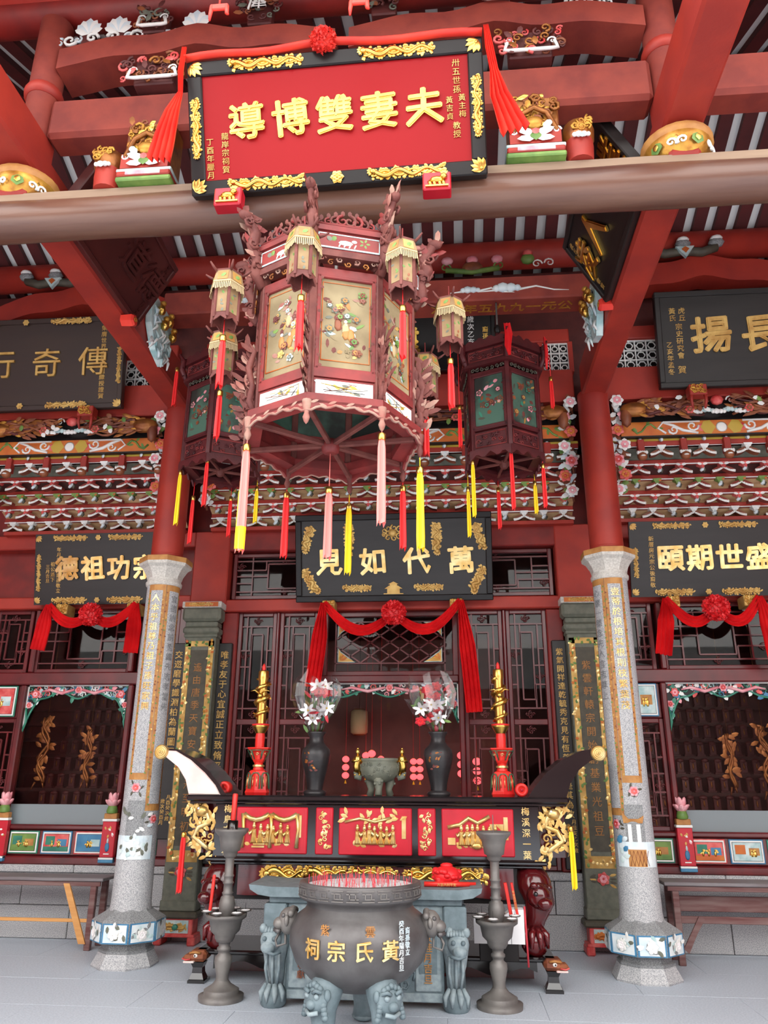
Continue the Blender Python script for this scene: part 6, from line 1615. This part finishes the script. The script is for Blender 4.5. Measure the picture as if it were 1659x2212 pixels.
for s in (-1, 1):
    x = s * .665
    MB().box(x - .085, x + .085, -.06, .1, .52, .7, 'grey_stone', .01).build('leg_block', st)
    m = MB().tube([(x, .03, .52), (x, .02, .42), (x - s * .0, .02, .3), (x - s * .015, .03, .18), (x + s * .0, .02, .1)], [.085, .1, .078, .055, .06], 12, 'grey_stone_light')
    m.ball((x + s * .02, -.06, .45), (.08, .07, .08), 'grey_stone_light', 12, 8).ball((x + s * .03, -.11, .41), (.055, .045, .045), 'grey_stone_light', 10, 7)
    for t in (-1, 1): m.ball((x + s * .02 + t * .035, -.12, .47), .018, 'grey_stone', 7, 5).ball((x + s * .02 + t * .06, -.06, .53), (.03, .03, .035), 'grey_stone_light', 7, 5)
    for k in range(6): m.tube([(x - .05 + .02 * k, -.07, .54), (x - .055 + .022 * k, -.1, .51)], .014, 5, 'grey_stone_light')
    m.tube([(x - .04, -.13, .385), (x + .02, -.14, .37), (x + .07, -.12, .385)], .012, 6, 'grey_stone')
    for t in (-.05, .0, .05): m.tube([(x + t * .9, -.065, .37), (x + t, -.06, .26), (x + t * .6, -.035, .15)], .012, 5, 'grey_stone_light')
    m.build('beast_leg', st)
    m = MB().lathe([(.08, 0), (.095, .02), (.098, .07), (.08, .12), (.05, .15)], 14, 'grey_stone', c=(x, .02, 0))
    for k in range(4): a = -PI / 2 + (k - 1.5) * .6; m.tube([(x + .06 * math.cos(a), .02 + .06 * math.sin(a), .15), (x + .1 * math.cos(a), .02 + .1 * math.sin(a), .1), (x + .098 * math.cos(a), .02 + .098 * math.sin(a), .04)], [.02, .022, .008], 6, 'grey_stone_light')
    m.build('claw_foot', st)
    MB().box(x - .07, x + .07, .38, .46, 0, .7, 'grey_stone', .01).build('rear_leg', st)
# red cloth melon and incense packets on the table
p = at(965, 1893, 6.55)
o = thing('red_cloth_bundle', 'round crumpled red cloth bundle on the stone table right of the bronze censer', 'bundle', (p.x, 6.55, .797))
m = MB().ball((0, 0, .055), (.11, .1, .075), 'sash', 14, 9); R = random.Random(3)
for k in range(26): a = R.uniform(0, 6.3); z = R.uniform(.01, .1); m.ball((.09 * math.cos(a), .085 * math.sin(a), z), (.03, .03, .02), 'sash', 7, 5)
m.build('cloth', o); MB().ball((0, 0, .13), (.05, .04, .02), 'sash', 8, 5).build('knot', o)
for k, (px, L, r, lab) in enumerate(((965, .34, .018, 'thick red incense packet with gold writing lying on the stone table'), (985, .3, .014, 'thin red incense packet lying behind the thick one on the stone table'))):
    p = at(px, 1910, 6.38 + .06 * k)
    o = thing('incense_packet', lab, 'packet', (p.x, 6.38 + .06 * k, .794 + r), group='incense packets on the table')
    MB().tube([(-L / 2, 0, 0), (L / 2, .02, 0)], r, 8, 'candle_red').build('packet', o)
    if k == 0: lettering('print', o, '大吉大利平安', .024, 'gold_soft', tr(0, -.02, 0) @ FACE, depth=.002, bold=.01)

# ================================================================== big bronze censer
bc = thing('bronze_censer', 'big round bronze incense burner on three beast legs in the foreground', 'censer', (.03, 5.72, 0))
MB().lathe([(.0, .27), (.2, .275), (.33, .34), (.42, .43), (.465, .54), (.46, .63), (.42, .7), (.37, .735), (.355, .76)], 48, 'bronze', cap=False).build('belly', bc)
MB().lathe([(.355, .755), (.36, .785), (.395, .8), (.41, .81), (.41, .895), (.405, .905), (.38, .905), (.37, .88)], 48, 'bronze', cap=False).build('rim', bc)
m = MB()
nk = 26
for k in range(nk):
    a = 2 * PI * k / nk
    m.at(rot('Z', a) @ tr(0, -.4105, .853) @ FACE)
    w = .04
    m.box(-w, w, .028, .033, -.004, .004, 'iron_grey').box(-w, w, -.033, -.028, -.004, .004, 'iron_grey').box(-w, w * .5, .012, .017, -.004, .004, 'iron_grey').box(-w * .5, w, -.017, -.012, -.004, .004, 'iron_grey').box(-w * .55, -w * .42, -.017, .017, -.004, .004, 'iron_grey').box(w * .42, w * .55, -.017, .017, -.004, .004, 'iron_grey')
m.build('key_fret_band', bc)
MB().lathe([(0, .882), (.372, .878)], 36, 'ash', cap=False).build('ash_bed', bc)
m = MB(); R = random.Random(11)
for k in range(150):
    a = R.uniform(0, 2 * PI); r = .36 * math.sqrt(R.random()); h = R.uniform(.03, .075); x, y = r * math.cos(a), r * math.sin(a)
    m.tube([(x, y, .87), (x + R.uniform(-.006, .006), y + R.uniform(-.006, .006), .88 + h)], .0022, 4, 'incense')
m.build('incense_stubs', bc, kind='stuff')
for i, c in enumerate('祠宗氏黃'):
    m = MB(); mesh_into(m, text_mesh(c, .12, 'gold_pale', depth=.01, bold=.022), 'gold_pale', tr(-.25 + .17 * i, .56, 0))
    bend(m, .466, -.02); m.build('character', bc)
m = MB()
for i, c in enumerate('紫雲'): mesh_into(m, text_mesh(c, .07, 'ochre', depth=.008, bold=.01), 'ochre', tr(-.15 + .3 * i, .665, -.02))
mesh_into(m, text_mesh('癸酉年陽月吉旦', .04, 'white_blue', depth=.006, bold=.005, vertical=True), 'white_blue', tr(.36, .58, -.005)); mesh_into(m, text_mesh('裔孫敬立', .04, 'white_blue', depth=.006, bold=.005, vertical=True), 'white_blue', tr(.41, .6, -.006))
bend(m, .468, -.06); m.build('small_inscription', bc)
for s in (-1, 1):
    m = MB().at(tr(s * .475, -.03, .655) @ Matrix.Scale(1.3, 4)).ball((0, 0, 0), (.055, .06, .065), 'iron_grey', 10, 7).ball((s * .045, -.01, -.01), (.035, .04, .03), 'iron_grey', 9, 6).ball((s * .02, -.045, .03), .012, 'bronze', 6, 4).ball((s * .035, .0, .02), .012, 'bronze', 6, 4)
    for k in range(7): m.ball((-s * .02, -.06 + .02 * k, .055 - .004 * abs(k - 3)), .018, 'iron_grey', 6, 5)
    m.ball((0, -.06, .01), (.014, .02, .028), 'iron_grey', 6, 5); m.tube([(s * .04, -.04, -.045), (s * .07, -.01, -.04)], .012, 5, 'bronze'); m.build('lion_head_ear', bc)
    pts = [(s * (.5 + .05 * math.sin(t * 2 * PI / 14)), -.02 + .07 * math.cos(t * 2 * PI / 14) * .2, .585 + .07 * -math.cos(t * 2 * PI / 14) - .02) for t in range(15)]
    MB().tube([(s * .515, -.02, .62), (s * .56, -.03, .54), (s * .55, -.03, .5), (s * .49, -.04, .52), (s * .5, -.02, .62)], .009, 6, 'iron_grey').build('ring_handle', bc)
for k, a in enumerate((-PI / 2 - .62, -PI / 2 + .62, PI / 2)):
    c, d = math.cos(a), math.sin(a)
    T = rot('Z', a + PI / 2)       # local -y points outwards
    m = MB().at(T).tube([(0, -.26, .38), (0, -.31, .3), (0, -.33, .2), (0, -.32, .1), (0, -.33, .03)], [.1, .105, .085, .068, .08], 12, 'grey_stone')
    m.build('leg', bc)
    m = MB().at(T @ tr(0, -.39, .27)).ball((0, 0, 0), (.09, .05, .085), 'grey_stone', 12, 8).ball((0, -.045, -.02), (.035, .03, .028), 'grey_stone', 8, 6)
    for s in (-1, 1):
        m.ball((s * .04, -.04, .025), (.02, .016, .018), 'grey_stone_light', 7, 5).ball((s * .085, .01, .03), (.022, .025, .035), 'grey_stone', 7, 5); m.tube([(s * .015, -.05, .045), (s * .045, -.052, .06), (s * .075, -.03, .05)], .012, 5, 'grey_stone')
        for j in range(4): m.swirl(s * (.04 + .016 * j), .07 - .05 * j, .024, j, 'grey_stone', w=.26, n=7, z=0) if False else m.ball((s * (.07 + .006 * j), -.01, -.02 - .022 * j), (.024, .022, .02), 'grey_stone', 6, 5)
    m.tube([(-.05, -.035, -.06), (0, -.055, -.072), (.05, -.035, -.06)], .013, 6, 'grey_stone_light')
    for j in range(5): m.ball((-.05 + .025 * j, -.02, .085 - .01 * abs(j - 2)), (.02, .022, .02), 'grey_stone', 6, 5)
    m.build('beast_mask', bc)
    m = MB().at(T); m.ball((0, -.34, .03), (.085, .1, .03), 'grey_stone', 10, 6)
    for j in range(4): m.ball((-.055 + .037 * j, -.42, .03), (.02, .035, .028), 'grey_stone', 7, 5)
    m.build('paw', bc)

# ================================================================== bronze candle stands
def candle_stand(x, y, label, extra):
    o = thing('bronze_candle_stand', label, 'candle stand', (x, y, 0), group='tall bronze candle stands')
    MB().lathe([(.165, 0), (.168, .035), (.13, .038), (.13, .07), (.12, .075), (.07, .105), (.05, .13)], 32, 'iron_grey').build('foot', o)
    MB().lathe([(.05, .12), (.046, .16), (.066, .25), (.064, .285), (.04, .305), (.042, .32), (.052, .33), (.052, .345), (.04, .355), (.045, .385), (.07, .4)], 24, 'iron_grey').build('lower_stem', o)
    MB().lathe([(.06, .385), (.075, .41), (.078, .43), (.11, .46), (.125, .53), (.155, .55), (.157, .575), (.14, .575), (.12, .55), (.05, .55)], 32, 'iron_grey').build('lower_bowl', o)
    for k in range(6):
        a = 2 * PI * k / 6 + .3
        MB().lathe([(.008, .55), (.01, .58), (.042, .59), (.044, .597), (.038, .597)], 14, 'iron_grey', c=(.145 * math.cos(a), .145 * math.sin(a), 0)).lathe([(.038, .595), (.03, .6), (0, .601)], 14, 'paper', c=(.145 * math.cos(a), .145 * math.sin(a), 0)).lathe([(.002, .59), (.001, .65)], 5, 'black', c=(.145 * math.cos(a), .145 * math.sin(a), 0)).build('candle_cup', o)
    MB().lathe([(.045, .55), (.058, .6), (.062, .64), (.05, .69), (.035, .7), (.04, .71), (.045, .72), (.035, .73), (.035, .78), (.042, .785), (.042, .795), (.035, .8), (.035, .83), (.04, .835), (.04, .845), (.034, .85), (.034, .97), (.04, .98)], 24, 'iron_grey').build('upper_stem', o)
    MB().lathe([(.04, .97), (.055, .985), (.056, 1.01), (.075, 1.02), (.085, 1.08), (.095, 1.12), (.132, 1.16), (.134, 1.18), (.12, 1.178), (.08, 1.14), (0, 1.14)], 32, 'iron_grey').build('top_cup', o)
    MB().lathe([(.004, 1.14), (.003, 1.3)], 6, 'iron_grey').build('spike', o)
    return o
candle_stand(-1.085, 6.45, 'tall bronze candle stand left of the bronze censer', 0); candle_stand(.975, 6.45, 'tall bronze candle stand right of the bronze censer', 1)
def candle(label, p, L, r, lean=0, m_='candle_red', grp='loose red candles'):
    o = thing('red_candle', label, 'candle', p, group=grp); o.rotation_euler = (0, lean, 0)
    MB().lathe([(r * .9, 0), (r, .01), (r * 1.1, L - .01), (r * .8, L)], 12, m_).build('wax', o)
    MB().tube([(0, 0, -.03), (0, 0, .0)], .003, 5, 'pine').build('stick', o)
    return o
candle('red candle standing in the top cup of the left bronze stand', (-1.08, 6.45, 1.24), .2, .02, .03)
MB().lathe([(.03, 1.142), (.045, 1.16), (.042, 1.24), (.036, 1.24), (.036, 1.16)], 14, 'cellophane', c=(-1.08, 6.45, 0), cap=False).build('glass_candle_cup', None, 'small clear glass cup under the red candle on the left bronze stand', 'cup')
candle('thin red candle leaning in the lower bowl of the left bronze stand', (-1.2, 6.4, .6), .25, .012, .06)
for k, (px, py, w, lab) in enumerate(((1096, 1930, .026, 'plain red incense packet leaning beside the right bronze stand'), (1110, 1930, .02, 'red incense packet with gold writing leaning beside the right bronze stand'))):
    p = at(px + 8, 1975, 6.62)
    o = thing('incense_packet', lab, 'packet', (p.x, 6.6, .57), group='incense packets by the right stand'); o.rotation_euler = (.0, -.16, 0)
    MB().box(-w / 2, w / 2, -.012, .012, 0, .24, 'candle_red', .003).build('packet', o)
    if k == 1: lettering('print', o, '平安吉祥如意', .022, 'gold_soft', tr(0, -.013, .12) @ FACE, depth=.002, bold=.01, vertical=True)
# white paper box behind the right stand
o = thing('white_paper_box', 'white folded paper carton resting behind the right bronze candle stand', 'box', (1.0, 6.8, 0))
m = MB().at(tr(0, 0, 0) @ FACE).prism([(-.19, .36), (.2, .36), (.2, .6), (.11, .6), (.0, .52), (-.05, .42), (-.1, .5), (-.19, .54)], -.06, .06, 'paper'); m.build('carton', o)
MB().box(.095, .1, -.062, .0, .36, .6, 'granite_dark').build('fold_line', o)
MB().tube([(.21, -.03, .62), (.215, -.03, .4), (.22, -.03, .2)], .008, 5, 'incense').build('red_string', o)
MB().box(-.15, .15, -.04, .1, .235, .36, 'black', .005).build('support_block', o)
# ================================================================== benches against the wall
def bench(x0, x1, y0, y1, z, label, pine, ends):
    o = thing('long_bench', label, 'bench', ((x0 + x1) / 2, (y0 + y1) / 2, 0), group='wall benches'); h = (x1 - x0) / 2; d = (y1 - y0) / 2
    MB().box(-h, h, -d, d, z - .03, z, 'bench_top', .006).build('seat_board', o)
    MB().box(-h + .03, h - .03, -d + .02, -d + .04, z - .075, z - .03, 'bench_red', .004).build('front_apron', o)
    for sx in (-1, 1):
        x = sx * (h - .1) if True else 0
        for y in (-d + .05, d - .05): MB().box(x - .03, x + .03, y - .025, y + .025, 0, z - .03, 'bench_red', .005).build('leg', o)
        MB().box(x - .02, x + .02, -d + .06, d - .06, .2, .25, 'bench_red').build('stretcher', o)
    c = 'pine' if pine else 'bench_red'
    MB().box(-h + .1, h - .1, -d + .03, -d + .055, .24 if pine else .34, .27 if pine else .4, c, .004).build('long_rail', o)
    if not pine: MB().box(-h + .1, h - .1, -.01, .02, .42, .55, 'bench_red', .004).build('back_rail', o)
    for sx in (-1, 1):
        T = tr(sx * (h - .28), -d + .03, 0)
        if pine: m = MB().at(T @ FACE).prism([(-sx * .12, z - .05), (-sx * .06, z - .05), (sx * .17, .06), (sx * .1, .06)][::sx], 0, .02, c)
        else: m = MB().at(T @ FACE).prism([(sx * .03, .26), (-sx * .05, .38), (-sx * .0, .4), (sx * .16, .14), (sx * .12, .1)][::sx], 0, .02, c)
        m.build('brace', o)
    return o
bench(-4.6, -2.74, 7.95, 8.3, .63, 'grey topped wooden bench with pale pine braces left of the left column', True, 0)
bench(2.58, 4.6, 7.95, 8.3, .68, 'grey topped dark red wooden bench right of the right column', False, 0)

# ================================================================== inside the shrine, seen through the glass
# tiered shelves of ancestor tablets
tb = None
for sx, wh in ((-1, 'left'), (1, 'right'), (0, 'centre')):
    xc = sx * 3.75
    sh = thing('tablet_shelves', 'dark stepped shelves for ancestor tablets behind the %s window' % wh, 'shelf', (xc, 9.6, 0), group='stepped tablet shelves')
    nr = 9
    for r in range(nr):
        MB().box(-1.5, 1.5, .13 * r, .13 * r + .14, .8 + .21 * r - .04, .8 + .21 * r, 'dark_wood').build('shelf_board', sh)
    MB().box(-1.5, 1.5, .13 * nr, .13 * nr + .04, 0, 3.2, 'dark_wood').build('back_board', sh)
    if sx == 0:
        MB().box(-1.5, 1.5, -.05, -.03, .7, 3.2, 'room').build('red_wood_screen', sh); continue
    for r in range(nr):
        for k in range(11):
            x = xc + (-.75 + .15 * k); loc = (x, 9.6 + .13 * r + .05, .8 + .21 * r)
            if tb is None:
                tb = MB().box(-.04, .04, -.02, .02, .02, .15, 'tablet', .004).box(-.05, .05, -.03, .03, 0, .02, 'tablet').lathe([(.045, -.02), (.045, .02)], 8, 'tablet', c=(0, 0, 0)) if False else MB().box(-.04, .04, -.02, .02, .02, .15, 'tablet', .004).box(-.052, .052, -.03, .03, 0, .022, 'tablet', .003).ball((0, -.005, .155), (.05, .025, .03), 'tablet', 8, 5).ball((0, -.022, .09), (.012, .004, .04), 'bronze_gilt', 6, 4)
                t_ = tb.build('ancestor_tablet'); t_.location = loc; td = t_.data
            else: t_ = link(td, 'ancestor_tablet', None, loc)
            tag(t_, 'small dark red ancestor tablet on the stepped shelves behind the side window glass', 'tablet', 'ancestor tablets behind the side windows')
# gilt openwork hangings just behind the glass
for k, (px, y0, y1, w, lab) in enumerate(((105, 1550, 1690, .18, 'long gilt openwork hanging behind the left window, wider one'), (198, 1575, 1690, .11, 'narrow gilt openwork hanging behind the left window'), (1570, 1585, 1700, .08, 'narrow gilt openwork hanging behind the right window'), (1645, 1570, 1710, .15, 'wide gilt openwork hanging at the right edge behind the right window'))):
    a, b = at(px, y0, 8.85), at(px - (8 if k < 2 else -6), y1, 8.85)
    o = thing('gilt_hanging', lab, 'ornament', (a.x, 8.85, b.z), group='gilt openwork hangings'); H = a.z - b.z
    m = MB().at(FACE); R = random.Random(k)
    for s in (-1, 1):
        m.tube([(s * w * .3 * math.sin(j * .9 + s), H * j / 12, .005) for j in range(13)], .016, 5, 'bronze_gilt', up=(0, 0, 1))
    for j in range(26): m.petal(R.uniform(-w * .4, w * .4), R.uniform(.03, H), R.uniform(0, 6), .1, .045, 'bronze_gilt', 0, .4)
    m.tube([(-w * .3, 0, 0), (-w * .5, -.08, 0)], [.014, .006], 5, 'bronze_gilt'); m.tube([(w * .2, 0, 0), (w * .3, -.06, 0)], [.014, .006], 5, 'bronze_gilt')
    m.build('openwork', o); MB().tube([(0, -.01, H), (0, -.01, 3.4 - b.z)], .002, 4, 'bronze_gilt').build('hanging_wire', o)
# strings of glowing red lanterns
k = 0
for (px, y0, n, r, lab) in ((747, 1640, 3, .036, 'string of glowing red lanterns left of the stone censer'), (790, 1632, 3, .036, 'string of glowing red lanterns above the left rim of the stone censer'), (803, 1628, 3, .04, 'string of glowing red lanterns above the middle of the stone censer'), (823, 1640, 2, .036, 'short string of glowing red lanterns above the right rim of the stone censer'), (893, 1645, 3, .034, 'string of glowing red lanterns just left of the right vase, outer'), (907, 1645, 3, .034, 'string of glowing red lanterns beside the right vase, inner'), (996, 1632, 3, .04, 'string of glowing red lanterns right of the right vase'), (1030, 1645, 3, .042, 'string of glowing red lanterns behind the door beside the right dragon candle')):
    a = at(px, y0, 9.1)
    o = thing('red_lantern_string', lab, 'lantern string', (a.x, 9.1, a.z), group='strings of glowing red lanterns')
    r *= 1.15
    for j in range(n):
        q = MB().ball((0, 0, 0), (r, r, r * .85), 'lantern_glow', 12, 8).lathe([(r * .4, r * .8), (r * .4, r * .95)], 8, 'gold').lathe([(r * .4, -r * .95), (r * .4, -r * .8)], 8, 'gold').build('lantern_bead', o); q.location = (0, 0, -j * r * 2.1)
    MB().tube([(0, 0, r), (0, 0, 3.3 - a.z)], .0025, 4, 'sash').build('cord', o)
    MB().lathe([(.004, -n * r * 2.1 + r * .9), (.014, -n * r * 2.1)], 7, 'tassel_yellow').build('yellow_tassel', o)
a = at(776, 1560, 9.3)
o = thing('paper_lantern', 'pale paper cylinder lantern hanging behind the centre glass', 'lantern', (a.x, 9.3, a.z))
MB().lathe([(.07, -.14), (.1, -.12), (.105, 0), (.1, .12), (.07, .14)], 16, 'fringe').build('shade', o); MB().tube([(0, 0, .14), (0, 0, 3.3 - a.z)], .003, 4, 'black').build('cord', o)
MB().lathe([(.06, -.15), (.075, -.14)], 12, 'bronze_gilt').lathe([(.06, .14), (.075, .15)], 12, 'bronze_gilt').build('rings', o)

# ends of cloth tassels hanging from the eave, at the top edge of the picture
for k, (px, py, lab) in enumerate(((472, 30, 'orange red cloth tassel end at the top edge, left of the sash rosette'), (775, 18, 'orange red cloth tassel end at the top edge, right of the sash rosette'))):
    a = at(px, py, 3.2); zt = _e.z
    o = thing('eave_tassel', lab, 'tassel', (a.x, 3.2, a.z), group='eave tassels')
    MB().box(-.055, .055, -.01, .01, .03, .075, 'sash_bright', .006).build('knot', o)
    for s_ in (-1, 1): MB().tube([(s_ * .045, 0, .06), (s_ * .05, 0, .0), (s_ * (.06 if s_ > 0 else .05), 0, -.03 + .02 * s_)], [.014, .012, .006], 6, 'sash_bright').build('cloth_end', o)
    MB().tube([(0, 0, .07), (0, 0, zt - a.z + .01)], .006, 5, 'sash_bright').build('cord', o)
